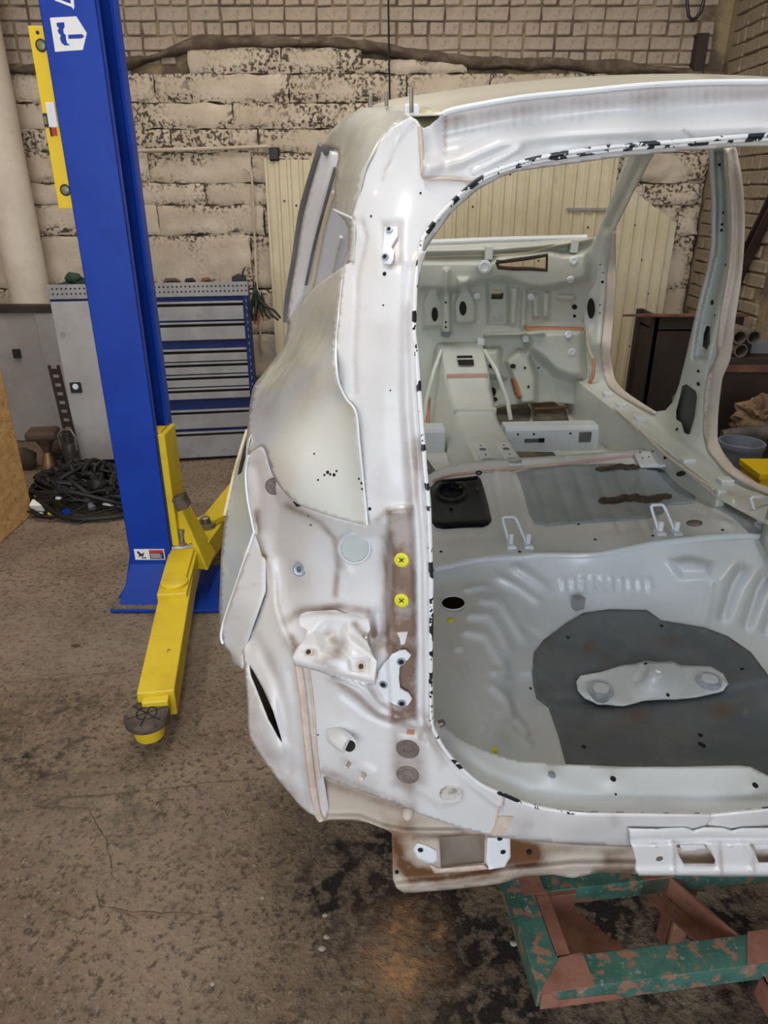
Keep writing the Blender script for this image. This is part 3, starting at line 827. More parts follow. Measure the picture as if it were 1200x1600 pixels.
sheet('tape_scrap', z2([(893, 582), (945, 578), (930, 635), (912, 640), (905, 605)], 330, 800, 3.077), PF.copy(-.003), 4, M_body, parent=PIL, smooth=False)
sheet('paper_scrap', z2([(1085, 560), (1148, 565), (1110, 645), (1048, 640)], 400, 1080, 2.857), PF.copy(-.003), 5, M_seam, parent=PIL, smooth=False)
sheet('paint_chip', z2([(675, 172), (708, 175), (706, 195), (672, 192)], 400, 1080, 2.857), PF.copy(-.002), 4, M_orange, parent=PIL, smooth=False)
for u, v in ((628, 874), (628, 937)):
    pg = lathe_on('yellow_plug', u, v, PF, [(.0115, -.001), (.0115, .004), (.0085, .005), (.008, .003), (.003, .003)], M_plug, PIL, 22)
    n = normal_at(PF, u, v); o = PF.one(u, v) + n * .0042
    mb = MB()
    for a in (.75, 2.35):
        d = (Vector((1, 0, 0)) * math.cos(a) + Vector((0, 0, 1)) * math.sin(a)) * .005
        mb.tube([o - d, o + d], .0008, 5)
    mb.build('plug_cross', M_dark, pg)
def grommet(u, v, r, m=M_grom, ring=None):
    g = lathe_on('grommet', u, v, PF if u > 600 else PF.copy(-.009), [(r, -.008), (r, .002), (r * .93, .0035), (r * .85, .0015), (r * .6, .001), (r * .55, .003), (r * .35, .003), (r * .3, .001)], m, PIL, 28, axis=normal_at(PF, u, v) if u > 600 else (normal_at(PF, u, v) * .5 + Vector((.05, -1, .2))).normalized())
    return g
grommet(637, 1170, .0205); grommet(637, 1210, .0205); grommet(427, 760, .0155); grommet(468, 890, .0125, M_bolt)
lathe_on('rivet', 468, 889, PF.copy(-.012), [(.005, 0), (.004, .004), (.001, .005)], M_shadowsteel, PIL, 10)
g3 = grommet(705, 1240, .0215, mat('chalky_grommet', (.62, .60, .57), (.34, .30, .27), 22, .45, .55, .7))
# round lamp opening
lathe_on('lamp_opening', 554, 856, PF.copy(-.016), [(.028, -.02), (.028, .004), (.0255, .0075), (.023, .006), (.0225, .001), (.021, .001)], M_cargo, PIL, 32, axis=Vector((.12, -1, .30)).normalized())
lathe_on('lamp_opening_floor', 554, 856, PF.copy(-.016), [(.0225, -.015), (.0225, .0035), (.004, .0035)], mat('grey_behind_opening', (.46, .51, .49), rough=.5), PIL, 30, axis=Vector((.12, -1, .30)).normalized())
# drain spout and studs
ax = normal_at(PF, 546, 1165)
MB().tube([PF.one(524, 1148, .006), PF.one(534, 1156, -.010), PF.one(546, 1165, -.022)], [.019, .0185, .016], 20).build('drain_spout', M_body, PIL, smooth=True)
MB().lathe(PF.one(546, 1165, -.0225), Vector((.10, -1, .45)).normalized(), [(.0135, -.010), (.0145, .001), (.0105, .003), (.0098, .001), (.005, .001)], 22).build('spout_rim', M_body, PIL, smooth=True)
MB().lathe(PF.one(546, 1165, -.0235), Vector((.10, -1, .45)).normalized(), [(.0098, 0), (.0098, .0022), (.005, .0022)], 20).build('hole', M_dark, PIL, smooth=True)
for u, v in ((547, 1192), (571, 1209)):
    MB().tube([PF.one(u, v, .004), PF.one(u - 7, v + 8, -.030)], .0038, 10).build('threaded_stud', M_seam, PIL, smooth=True)
lathe_on('jacking_nub', 637, 1270, PF, [(.012, 0), (.011, .008), (.006, .014), (.002, .016)], M_low, PIL, 14)
hole(578, 795, .0026, PF, parent=PIL); hole(497, 1148, .0015, PF, parent=PIL)
for u, v, r in ((601, 428, .003), (657, 302, .0016), (580, 338, .0016), (599, 477, .0012), (610, 610, .0013), (486, 820, .0018), (482, 806, .0014)):
    hole(u, v, r, PF, parent=PIL)
sheet('tear_hole', [(457, 784), (463, 784), (472, 791), (463, 792)], PF.copy(-.002), 4, M_dark, parent=PIL)

# pressed steel lamp bracket standing out of the pocket
br = z2([(430, 492), (460, 480), (520, 474), (600, 470), (640, 487), (700, 475), (740, 488), (758, 520), (765, 560), (748, 600), (752, 625), (775, 680), (796, 720), (783, 834), (740, 830), (660, 810), (580, 788), (500, 762), (400, 737), (387, 700), (410, 652), (450, 600), (458, 565), (428, 552), (420, 520)], 330, 800, 3.077)
bru = lambda k: z2(k, 330, 800, 3.077)
bc = [(a, b, c) for (a, b), c in zip(bru([(430, 510), (600, 480), (755, 540), (460, 575), (740, 620), (560, 590), (400, 735), (388, 695), (600, 795), (780, 832), (795, 720), (580, 690), (440, 640)]), [.105, .085, .06, .09, .045, .06, .035, .045, .005, -.01, .0, .015, .045])]
BF = Field('y', bc, [('p', bru([(545, 530), (640, 540), (640, 620), (655, 690), (540, 660), (500, 580)]), .018, 8), ('p', bru([(660, 700), (760, 710), (755, 775), (670, 765)]), .006, 3), ('p', bru([(440, 655), (510, 655), (505, 695), (430, 690)]), .006, 3),
     ('l', bru([(650, 600), (700, 640), (760, 690)]), -.006, 6), ('l', bru([(395, 735), (600, 790), (775, 832)]), .012, 4)])
BR = sheet('lamp_bracket', br, BF, 3, M_body, thick=.004, label='pressed metal lamp bracket with two bolt seats',
      dirt_reflection=[('l', bru([(440, 500), (520, 480), (640, 490), (740, 500)]), .35, 5), ('l', bru([(690, 540), (740, 600)]), .6, 6), ('l', bru([(560, 590), (620, 640), (600, 690), (560, 710)]), .45, 10), ('g', *bru([(475, 675)])[0], 9, 7, .55), ('g', *bru([(715, 740)])[0], 9, 8, .6), ('l', bru([(500, 720), (600, 750)]), .3, 6)])
for k in ((470, 675), (722, 742)):
    u, v = bru([k])[0]
    lathe_on('bolt_seat', u, v, BF, [(.0075, -.001), (.0075, .002), (.005, .003), (.0045, .0015)], M_seam, BR, 14)
    lathe_on('hole', u, v, BF, [(.0042, 0), (.0042, .0026)], M_tar, BR, 10)
u, v = bru([(745, 598)])[0]
lathe_on('rivet', u, v, BF, [(.005, 0), (.005, .004), (.002, .006)], M_steel, BR, 10)

# rear header above the opening and the roof
H_OUT = [(656, 198), (663, 200), (672, 196), (682, 187), (692, 177), (717, 169), (813, 152), (910, 142), (1007, 133), (1103, 128), (1200, 127), (1240, 127)] + DASH_TOP[::-1] + [(720, 279), (662, 277)]
HF = Field('y', [(656, 198, .272), (692, 177, .265), (813, 152, .245), (1007, 133, .225), (1240, 127, .215), (735, 290, .24), (813, 254, .243), (1007, 225, .235), (1240, 210, .225), (700, 235, .27), (850, 200, .265), (1050, 180, .25), (1240, 170, .245), (662, 277, .235)],
           [('l', [(672, 260), (720, 250), (780, 225), (860, 212), (1000, 205), (1240, 195)], -.016, 13), ('l', [(700, 205), (800, 185), (950, 170), (1240, 155)], .010, 14), ('l', [(740, 268), (790, 243), (812, 232)], -.008, 6), ('l', [(682, 185), (690, 215), (694, 262)], .004, 5), ('l', [(760, 262), (800, 240), (880, 232), (960, 226)], -.003, 4)])
HD = sheet('rear_header', H_OUT, HF, 5, M_body, mirror=True, label='white rear roof header above the tailgate opening',
      dirt_reflection=[('l', [(690, 195), (760, 180), (850, 166), (950, 157), (1050, 150), (1240, 145)], .24, 11), ('l', [(696, 180), (695, 240)], .45, 3), ('l', [(669, 195), (664, 270)], .2, 6), ('l', [(690, 188), (720, 182)], .3, 6), ('l', [(664, 278), (740, 280)], .35, 3), ('l', [(1068, 203), (1082, 214)], .35, 3)] + [('l', [(700 + 13 * k, 186 - 2.0 * k), (700 + 13 * k + (k * 7 % 5) - 2, 205 - 1.5 * k + (k * 5 % 9))], .06 + .1 * ((k * 13) % 7) / 7, 3) for k in range(36)])
strip('roof_edge', [(692, 178), (717, 170), (813, 153), (910, 143), (1007, 134), (1103, 129), (1200, 128), (1240, 128)], HF, .004, M_plate, -.002, HD, mirror=True)

def roof():
    edge = HF.pts(np.array(spline([(642, 181), (660, 178), (692, 177), (717, 169), (813, 152), (910, 142), (1007, 133), (1103, 128), (1200, 127), (1240, 127)], 3)))
    edge[:, 0] = np.minimum(edge[:, 0], 0)
    order = np.argsort(edge[:, 0]); edge = edge[order]
    zc_y = [.2, .35, .55, .8, 1.1, 1.5, 2.0, 2.25]; zc_z = [1.828, 1.854, 1.884, 1.907, 1.920, 1.924, 1.915, 1.897]
    vs = []; nx, ny = 22, 26
    for j in range(ny + 1):
        r = j / ny
        for i in range(nx + 1):
            s = i / nx
            wid = .545 + .075 * min(1, r * 4)
            x = -wid * (1 - s)
            e = np.array([np.interp(x, edge[:, 0], edge[:, k]) for k in (1, 2)])
            y = e[0] + (2.25 - e[0]) * r ** 1.2
            z = np.interp(y, zc_y, zc_z) - .14 * x * x - .9 * max(0, abs(x) - .56) ** 1.6
            z = e[1] * (1 - min(1, r * 5)) + z * min(1, r * 5)
            vs.append((x, y, z))
    fs = [(j * (nx + 1) + i, j * (nx + 1) + i + 1, (j + 1) * (nx + 1) + i + 1, (j + 1) * (nx + 1) + i) for j in range(ny) for i in range(nx)]
    me = bpy.data.meshes.new('roof_panel'); me.from_pydata(vs, [], fs)
    o = link('roof_panel', me, M_roof, CAR, smooth=True, solid=.003, label='cream-looking roof skin')
    md = o.modifiers.new('mirror', 'MIRROR'); md.use_axis = (True, False, False)
    return o
ROOF = roof()
NF = Field('y', [(650, 185, .31), (690, 178, .30), (665, 205, .29), (670, 170, .36)])
sheet('hinge_pocket', [(640, 172), (660, 166), (694, 176), (690, 190), (676, 204), (660, 204), (648, 190)], NF, 5, mat('olive_hinge_pocket', (.36, .33, .20), rough=.5), mirror='two')
HB_ = NF.one(643, 176)
MB().box(HB_.x - .012, HB_.x + .012, HB_.y - .01, HB_.y + .01, HB_.z - .012, HB_.z + .012).build('hinge_nut', M_plate, CAR, bevel=.004)
for u, v0, v1, y in ((643, 138, 176, .31), (604, 143, 166, .45), (579, 150, 170, .52)):
    MB().tube([cp(u, v1, y, 'y'), cp(u, v0, y, 'y')], .0032, 8).build('roof_rail_stud', M_steel, CAR, smooth=True)

# chipped pinch-weld flange around the opening
DF = Field('y', [(735, 290, .238), (692, 331, .216), (650, 438, .150), (648, 520, .110), (655, 610, .075), (665, 740, .040), (673, 880, .017), (674, 1060, .006), (683, 1151, .001), (722, 1202, -.004), (790, 1243, -.004), (871, 1267, -.004), (1112, 1273, -.004), (813, 254, .24), (1007, 225, .23), (1240, 210, .22)])
strip('opening_edge', DASH_TOP[::-1] + DASH[1:] + DASH_LOW[1:], DF, .0036, M_fleck, -.002, None, 8, True, 5)
IN_TOP = [(664, 392), (678, 370), (707, 331), (746, 297), (780, 278), (808, 268), (871, 259), (958, 247), (1055, 237), (1152, 230), (1240, 227)]
FT = Field('y', [(735, 290, .237), (813, 254, .24), (1007, 225, .23), (1240, 210, .22), (663, 370, .20), (678, 370, .215), (746, 297, .25), (871, 259, .255), (1055, 237, .245), (1240, 227, .235)])
sheet('opening_flange', [(657, 393), (663, 370), (692, 331)] + DASH_TOP + IN_TOP[::-1], FT, 5, M_flange, mirror=True)
strip('flange_bead', [(663, 372), (694, 332), (737, 293), (766, 275), (813, 259), (862, 249), (934, 238), (1007, 231), (1079, 226), (1152, 220), (1240, 216)], FT, .0026, M_fleck, -.004, None, 8, True, 4)
# inner return of the opening down the left side
sheet('opening_return', [(664, 392), (650, 438), (648, 520), (655, 610), (665, 740), (673, 880), (674, 1060), (676, 1128), (672, 1128), (668, 1060), (660, 880), (650, 740), (640, 610), (634, 520), (640, 438), (652, 392)],
      Field('y', [(650, 438, .16), (648, 520, .12), (655, 610, .085), (665, 740, .05), (673, 880, .025), (674, 1060, .014), (640, 438, .24), (634, 520, .20), (650, 740, .13), (668, 1060, .09)]), 6, M_flange, mirror='two')

# boot lip below the opening
L_OUT = DASH_LOW + [(1135, 1273), (1135, 1326), (1060, 1324), (981, 1323), (913, 1321), (850, 1316), (799, 1311), (777, 1308)]
LF = Field('y', [(790, 1243, 0), (871, 1267, 0), (1135, 1273, 0), (777, 1308, .02), (913, 1321, .02), (1135, 1326, .02), (900, 1295, -.004), (1100, 1298, -.006)])
LIP = sheet('boot_lip', L_OUT, LF, 6, M_body, mirror=True, dirt_reflection=[('l', [(790, 1280), (900, 1300), (1135, 1300)], .10, 25), ('l', [(780, 1306), (900, 1318), (1135, 1322)], .2, 6), ('g', 960, 1280, 8, 12, .3), ('g', 820, 1290, 20, 20, .15)])  # wide tan stroke paints warm light reflected off the floor; the rest is dirt
LE = [(687, 1126), (718, 1153), (768, 1176), (808, 1187), (885, 1194), (975, 1198), (1060, 1198), (1155, 1196), (1173, 1198), (1200, 1212), (1260, 1222), (1300, 1220), (1340, 1200), (1420, 1182), (1500, 1145)]
EF = Field('y', [(680, 1143, .004), (697, 1174, .004), (753, 1227, .004), (825, 1257, .004), (920, 1271, .004), (1095, 1273, .004), (1260, 1273, .004), (687, 1126, .05), (718, 1153, .085), (768, 1176, .10), (885, 1194, .105), (975, 1198, .105), (1155, 1196, .105), (1260, 1222, .08), (1340, 1200, .1), (1500, 1145, .08), (1400, 1257, .004), (1530, 1170, .004)],
           [('g', 862, 1212, 16, 16, -.008), ('g', 958, 1217, 17, 18, -.008), ('g', 1180, 1227, 17, 16, -.008), ('l', [(700, 1165), (760, 1212), (830, 1240), (920, 1252), (1260, 1254)], .012, 9)])
LED = sheet('boot_ledge', [(680, 1143), (697, 1174), (722, 1202), (753, 1227), (790, 1243), (825, 1257), (871, 1267), (920, 1271), (990, 1272), (1095, 1273), (1260, 1273), (1350, 1267), (1400, 1257), (1430, 1243), (1480, 1215), (1530, 1170)] + LE[::-1] + [(680, 1128)], EF, 5, M_cargo, thick=.004, label='white inner ledge of the boot opening')
hole(958, 1217, .0058, EF, parent=LED); hole(1180, 1227, .0058, EF, parent=LED); hole(962, 1241, .0022, EF, parent=LED)
lathe_on('ledge_plug', 862, 1211, EF, [(.008, 0), (.008, .002), (.004, .003)], M_bolt, LED, 14)
lathe_on('corner_clip', 687, 1131, EF, [(.007, -.002), (.006, .008), (.003, .010)], M_steel, LED, 8)

# grimy lower rear panel
LW_OUT = [(505, 1213), (557, 1230), (617, 1248), (666, 1268), (715, 1284), (767, 1294), (799, 1298), (850, 1304), (913, 1308), (981, 1310), (1135, 1312), (1135, 1368), (993, 1366), (937, 1363), (895, 1372), (864, 1367), (815, 1370), (780, 1381), (750, 1385), (705, 1390), (645, 1395), (631, 1395), (620, 1388), (614, 1374), (613, 1332), (612, 1302), (596, 1292), (575, 1285), (547, 1281), (516, 1281), (508, 1283), (513, 1262)]
LWF = Field('y', [(505, 1213, .085), (617, 1255, .065), (767, 1304, .06), (1135, 1323, .065), (900, 1318, .065), (850, 1304, .065), (1000, 1310, .065), (516, 1281, .075), (612, 1302, .065), (620, 1390, .07), (780, 1381, .06), (1135, 1366, .06), (700, 1345, .055)],
            [('l', [(516, 1278), (560, 1278), (600, 1294), (640, 1300), (720, 1300)], -.012, 5), ('l', [(618, 1385), (700, 1378), (800, 1362), (900, 1352), (1135, 1350)], -.016, 7)])
win = z2([(818, 652), (1022, 640), (1018, 768), (826, 790)], 400, 1080, 2.857)
LOW = sheet('lower_rear_panel', LW_OUT, LWF, 5, M_low, holes=[win], mirror=True, label='grimy rust-stained lower rear panel',
      dirt_reflection=[('l', [(512, 1225), (560, 1240), (640, 1268)], .4, 8), ('l', [(618, 1312), (626, 1345), (645, 1368)], .8, 11), ('l', [(640, 1362), (690, 1370), (770, 1358)], .9, 13), ('g', 800, 1335, 22, 22, 1.0), ('g', 830, 1335, 24, 22, 1.0), ('l', [(860, 1325), (980, 1332)], .35, 8), ('l', [(950, 1345), (990, 1350)], .5, 10), ('l', [(650, 1308), (720, 1304), (800, 1312)], .5, 6), ('l', [(930, 1360), (990, 1362)], .6, 5), ('g', 640, 1290, 16, 12, .3)])
WB = MB()
q0 = [LWF.one(u, v, .002) for u, v in win]; q1 = [p + Vector((0.004, .08, .0)) for p in q0]
WB.add(q0 + q1, [(0, 1, 5, 4), (1, 2, 6, 5), (2, 3, 7, 6), (3, 0, 4, 7), (4, 5, 6, 7)])
WBO = WB.build('tow_box', M_low, LOW)
MB().lathe(cp(702, 1322, .128, 'y'), (0, -1, 0), [(.006, 0), (.006, .003), (.003, .004)], 12).build('rivet', M_grom, WBO, smooth=True)
w1 = z2([(700, 705), (720, 680), (760, 690), (800, 700), (812, 650), (818, 790), (1018, 770), (1030, 650), (1135, 655), (1137, 740), (1110, 785), (1040, 797), (900, 808), (790, 812), (765, 775), (720, 750)], 400, 1080, 2.857)
sheet('scraped_patch', z2([(700, 705), (720, 680), (765, 692), (808, 715), (812, 768), (765, 770), (720, 750)], 400, 1080, 2.857), LWF.copy(-.003), 5, M_plate, parent=LOW)
sheet('scraped_patch', z2([(1034, 655), (1135, 655), (1137, 740), (1110, 785), (1040, 797), (1026, 760)], 400, 1080, 2.857), LWF.copy(-.003), 5, M_plate, parent=LOW)
sheet('scraped_patch', z2([(775, 775), (820, 795), (1018, 775), (1040, 795), (900, 808), (795, 814)], 400, 1080, 2.857), LWF.copy(-.003), 5, M_seam, parent=LOW)
for u, v in ((657, 1328), (781, 1310), (786, 1331), (620, 1363), (827, 1332)):
    hole(u, v, .0055 if u != 620 else .004, LWF.copy(-.0035), parent=LOW)

# white bumper bracket bolted under the lip
b8 = lambda k: z2(k, 780, 1150, 2.857)
BK_OUT = b8([(578, 415), (680, 418), (830, 412), (870, 426), (915, 412), (1000, 414), (1040, 426), (1090, 414), (1260, 414), (1500, 414), (1500, 628), (1200, 628), (1000, 628), (780, 625), (625, 625), (605, 595), (612, 560), (590, 480)])
BKF = Field('y', [(985, 1295, -.015), (1200, 1295, -.015), (990, 1315, -.02), (1200, 1315, -.02), (998, 1368, -.01), (1200, 1368, -.01), (1310, 1295, -.015), (1310, 1368, -.01)],
      [('l', b8([(600, 470), (900, 462), (1500, 465)]), .008, 4), ('l', b8([(690, 420), (770, 470), (780, 620)]), -.003, 2), ('l', b8([(945, 470), (990, 620)]), -.003, 3), ('l', b8([(1075, 470), (1140, 620)]), -.003, 3), ('l', b8([(620, 605), (1500, 605)]), -.008, 6)])
hw1 = b8([(790, 485), (920, 480), (965, 555), (960, 572), (825, 572), (800, 530)]); hw2 = b8([(1118, 480), (1240, 475), (1285, 550), (1280, 568), (1160, 568), (1140, 520)])
BK = sheet('bumper_bracket', BK_OUT, BKF, 4, M_body, holes=[hw1, hw2], thick=.003, label='white folded bumper bracket with square cut-outs', dirt_reflection=[('l', b8([(780, 470), (785, 620)]), .3, 3), ('l', b8([(985, 480), (995, 620)]), .35, 3), ('l', b8([(800, 480), (830, 575), (960, 575)]), .4, 3), ('l', b8([(1130, 480), (1140, 610)]), .3, 3)])
sheet('bracket_backing', b8([(770, 470), (1300, 470), (1300, 585), (780, 585)]), BKF.copy(.03), 8, M_seam, parent=BK)
for k in ((690, 492), (1030, 490)):
    u, v = b8([k])[0]; sheet('slot', ell(u, v, 6, 3, 14), BKF.copy(-.001), 3, M_plate, parent=BK)
u, v = b8([(715, 547)])[0]; lathe_on('hole', u, v, BKF, [(.007, 0), (.007, .001), (.002, .001)], M_grom, BK, 16)
for w in (hw1, hw2):
    sheet('tab', [(w[0][0] + 6, w[0][1] + 1), (w[1][0] - 1, w[1][1] + 1), (w[1][0] + 2, w[1][1] + 11), (w[0][0] + 9, w[0][1] + 12)], BKF.copy(.008), 4, M_body, parent=BK)

# ------------------------------------------------------------------ the car body shell: boot floor and spare wheel well
k6 = lambda k: z2(k, 660, 780, 2.222)
RIDGE = [(520, 900), (630, 893), (678, 888), (750, 873), (840, 867), (930, 866), (1020, 849), (1110, 839), (1200, 837), (1360, 843)]
CF_ctrl = [(690, 910, .605), (690, 1000, .600), (690, 1100, .600), (735, 960, .600), (735, 1080, .600), (640, 1000, .605), (640, 890, .61), (760, 1150, .595),
           (678, 888, .625), (750, 873, .635), (840, 867, .638), (930, 866, .640), (1020, 849, .640), (1110, 839, .640), (1200, 837, .64), (1360, 843, .64),
           (780, 910, .595), (850, 895, .59), (950, 890, .59), (1060, 875, .59), (1150, 870, .60), (1300, 880, .60),
           (790, 960, .570), (780, 1040, .565), (775, 1100, .56), (830, 930, .545), (900, 918, .535), (1000, 912, .53), (1100, 915, .54), (1200, 920, .56), (1330, 960, .57),
           (820, 1000, .515), (815, 1070, .505), (820, 1140, .49), (860, 970, .495), (930, 950, .475), (1020, 950, .47), (1110, 970, .475), (1190, 1010, .49), (1290, 1060, .50),
           (870, 1050, .465), (880, 1140, .455), (950, 1010, .455), (1050, 1020, .45), (1000, 1100, .445), (1100, 1100, .445), (900, 1190, .45), (1050, 1190, .44), (1180, 1160, .445), (1330, 1150, .47), (1340, 1230, .47), (700, 1150, .595), (540, 1000, .61), (520, 1130, .61), (530, 900, .63), (1460, 1000, .60), (1500, 1180, .60)]
CF_items = [('l', k6(r), .013, w + 1.5) for r, w in (
              ([(205, 350), (270, 352), (315, 420), (350, 480)], 6), ([(165, 400), (235, 400), (275, 460), (300, 520)], 6), ([(150, 455), (220, 470), (255, 530), (285, 580)], 6), ([(255, 600), (300, 605), (385, 595)], 5),
              ([(245, 650), (290, 690), (310, 740)], 5), ([(270, 740), (330, 770), (360, 810)], 5), ([(310, 800), (370, 850)], 5), ([(330, 240), (370, 265), (420, 300)], 7), ([(270, 270), (330, 300), (400, 350)], 5))]
CF_items += [('l', k6([(490 + 33 * k, 280), (493 + 33 * k, 312)]), .007, 4) for k in range(10)]
CF_items += [('l', k6([(1045, 400), (1075, 300), (1105, 250)]), .022, 8), ('l', k6([(1125, 430), (1160, 320), (1190, 270)]), .022, 8), ('l', k6([(1195, 450), (1240, 320)]), .02, 8), ('p', k6([(860, 215), (930, 205), (1000, 225), (990, 262), (900, 268)]), .02, 7),
             ('p', k6([(140, 305), (215, 292), (222, 305), (150, 322)]), .008, 3), ('p', k6([(93, 468), (125, 465), (142, 522), (110, 528)]), .008, 3), ('p', k6([(120, 565), (148, 562), (228, 805), (200, 818)]), .008, 3),
             ('l', k6([(1000, 300), (985, 400), (975, 440)]), -.012, 6), ('g', 805, 1075, 14, 60, -.008), ('l', k6([(320, 380), (340, 440), (420, 490)]), -.008, 5)]
CF_items += [('l', k6([(385, 600), (470, 610), (600, 600)]), .010, 9), ('l', k6([(400, 700), (560, 705), (640, 720)]), -.012, 9), ('l', k6([(620, 430), (640, 460), (700, 470)]), .008, 5), ('l', k6([(600, 480), (640, 550)]), -.010, 7), ('l', k6([(820, 430), (870, 490)]), .008, 6), ('g', *k6([(680, 440)])[0], 10, 8, .010), ('l', k6([(1050, 640), (1200, 620), (1300, 600)]), .012, 9), ('g', *k6([(1130, 715)])[0], 16, 14, .014), ('l', k6([(870, 900), (1200, 870)]), -.012, 12)]
CFF = Field('z', CF_ctrl, CF_items)
bh = ell(*k6([(107, 360)])[0], 19, 11, 26)
CARGO = sheet('boot_floor', [(500, 1140)] + RIDGE + [(1460, 1000), (1500, 1180), (1360, 1240), (1200, 1222), (975, 1212), (885, 1208), (768, 1195), (700, 1170), (670, 1150)], CFF, 5, M_cargo, holes=[bh], thick=.002, label='white boot floor with ribbed spare wheel well')
sheet('drain_cup', ell(*k6([(107, 360)])[0], 21, 13, 20), CFF.copy(-.05), 6, M_dark, parent=CARGO)
strip('hole_rim', bh + bh[:1], CFF, .0025, M_cargo, .001, CARGO, smoothn=2)
lathe_on('yellow_plug', 704, 970, CFF, [(.010, 0), (.010, .003), (.006, .006), (.002, .006)], M_plug, CARGO, 16)
lathe_on('yellow_plug', *k6([(250, 872)])[0], CFF, [(.008, 0), (.008, .003), (.003, .006)], M_plug, CARGO, 16)
hole(*k6([(375, 657)])[0], .004, CFF, parent=CARGO)
strip('rim_bead', [(678, 889), (750, 874), (840, 868), (930, 867), (1020, 850), (1110, 840), (1200, 838), (1330, 842)], CFF, .010, M_cargo, .002, CARGO)
pad = k6([(505, 935), (475, 820), (440, 720), (400, 690), (388, 640), (385, 590), (390, 530), (420, 490), (500, 430), (560, 395), (650, 382), (780, 385), (830, 420), (980, 445), (1060, 475), (1140, 530), (1200, 610), (1260, 700), (1300, 800), (1320, 960), (1000, 955), (700, 950)])
PAD_F = CFF.copy(.006)
PAD = sheet('sound_pad', pad, PAD_F, 5, M_pad, thick=.004, label='dark grey bitumen pad lining the spare wheel well',
      dirt_reflection=[('g', *k6([(575, 515)])[0], 9, 9, .8), ('g', *k6([(740, 750)])[0], 22, 11, .7), ('g', *k6([(1040, 730)])[0], 16, 10, .9), ('g', *k6([(850, 490)])[0], 18, 8, .5), ('g', *k6([(1105, 510)])[0], 12, 6, .4), ('g', *k6([(640, 540)])[0], 8, 14, .35), ('g', *k6([(680, 790)])[0], 12, 6, .4), ('l', k6([(510, 430), (420, 500), (390, 600)]), .2, 6)])
for k in ((965, 850), (975, 856), (505, 480), (1110, 590), (560, 860), (830, 440), (965, 820)):
    u, v = k6([k])[0]; lathe_on('tar_spot', u, v, PAD_F, [(.006, 0), (.006, .0015), (.003, .002)], M_dark, PAD, 7)
bk = k6([(535, 632), (550, 612), (620, 600), (690, 577), (740, 570), (770, 560), (820, 564), (870, 562), (900, 577), (1000, 580), (1045, 605), (1062, 640), (1045, 664), (950, 685), (850, 695), (760, 700), (700, 715), (610, 712), (565, 692), (540, 662)])
BKT_F = CFF.copy(.022, [('g', *k6([(810, 610)])[0], 26, 22, .045), ('p', k6([(715, 580), (770, 565), (870, 565), (900, 590), (900, 660), (850, 690), (740, 690), (710, 640)]), .006, 5), ('l', k6([(770, 590), (750, 630)]), -.015, 5)])
BKT = sheet('spare_wheel_bracket', bk, BKT_F, 4, M_cargo, thick=.005, label='pale spare wheel clamp bracket with centre dome')
for k in ((618, 668), (995, 636)):
    u, v = k6([k])[0]
    lathe_on('bolt_ring', u, v, BKT_F, [(.034, -.012), (.034, .011), (.030, .012), (.025, .010), (.023, .010), (.021, .013), (.010, .014)], M_boltring, BKT, 26, axis=Vector((0, 0, 1)))
    lathe_on('bolt_cap', u, v, BKT_F, [(.022, 0), (.021, .014), (.012, .015)], M_cargo, BKT, 22, axis=Vector((0, 0, 1)))
lathe_on('dome_tip', *k6([(818, 598)])[0], BKT_F, [(.010, 0), (.008, .006), (.004, .007)], M_cargo, BKT, 14)
for k in ((775, 572), (852, 680)):
    u, v = k6([k])[0]; lathe_on('hole', u, v, BKT_F, [(.005, 0), (.005, .0015), (.002, .0015)], M_dark, BKT, 10)
u, v = k6([(541, 364)])[0]
bp = CFF.one(u, v, .012)
MB().box(-.016, .016, -.012, .012, -.016, .024, Matrix.Translation(bp) @ Matrix.Rotation(.4, 4, 'Z')).build('foam_block', mat('grey_foam', (.34, .34, .35), rough=.9), CAR)

# seat deck between the boot and the footwell
SD_OUT = RIDGE + [(1360, 815), (1200, 796), (1130, 778), (1085, 758), (1045, 735), (1030, 706), (1000, 702), (960, 705), (933, 707), (853, 713), (773, 718), (720, 723), (693, 729), (669, 742), (630, 768), (545, 770)]
SDF = Field('z', [(530, 900, .635), (550, 775, .62), (640, 893, .635), (750, 872, .64), (840, 866, .64), (930, 865, .64), (1020, 848, .64), (1110, 838, .64), (1200, 836, .64), (1360, 843, .64), (700, 860, .642), (800, 850, .645), (950, 840, .645), (1100, 822, .645), (1250, 815, .66),
                  (700, 820, .625), (800, 815, .615), (950, 805, .61), (1060, 800, .62), (700, 770, .60), (800, 770, .59), (950, 765, .59), (1060, 770, .61), (690, 735, .625), (780, 735, .62), (900, 727, .62), (1000, 716, .635), (660, 750, .63), (720, 724, .635), (853, 714, .635), (1000, 703, .64), (1150, 800, .65)],
            [('l', [(770 + 32 * k, 735), (778 + 34 * k, 780), (790 + 36 * k, 830)], -.007, 4) for k in range(8)] + [('p', [(832, 760), (846, 757), (850, 800), (838, 802)], .006, 4), ('p', [(888, 765), (900, 762), (905, 798), (893, 800)], .006, 4), ('p', [(795, 727), (860, 722), (855, 745), (845, 748)], -.007, 4),
             ('l', [(678, 845), (720, 842), (770, 838)], -.006, 3), ('l', [(1090, 790), (1140, 820)], .008, 5), ('l', [(1120, 790), (1170, 815)], .008, 5), ('l', [(940, 828), (1050, 820)], -.005, 4)])
DECK = sheet('seat_deck', SD_OUT, SDF, 5, M_cargo, thick=.002, label='pale pressed rear seat deck', dirt_reflection=[('l', [(1090, 800), (1150, 815), (1190, 805)], .25, 12), ('l', [(800, 735), (900, 727)], .15, 6), ('l', [(930, 855), (1100, 832)], .0, 3), ('g', 1150, 780, 40, 14, .2)])
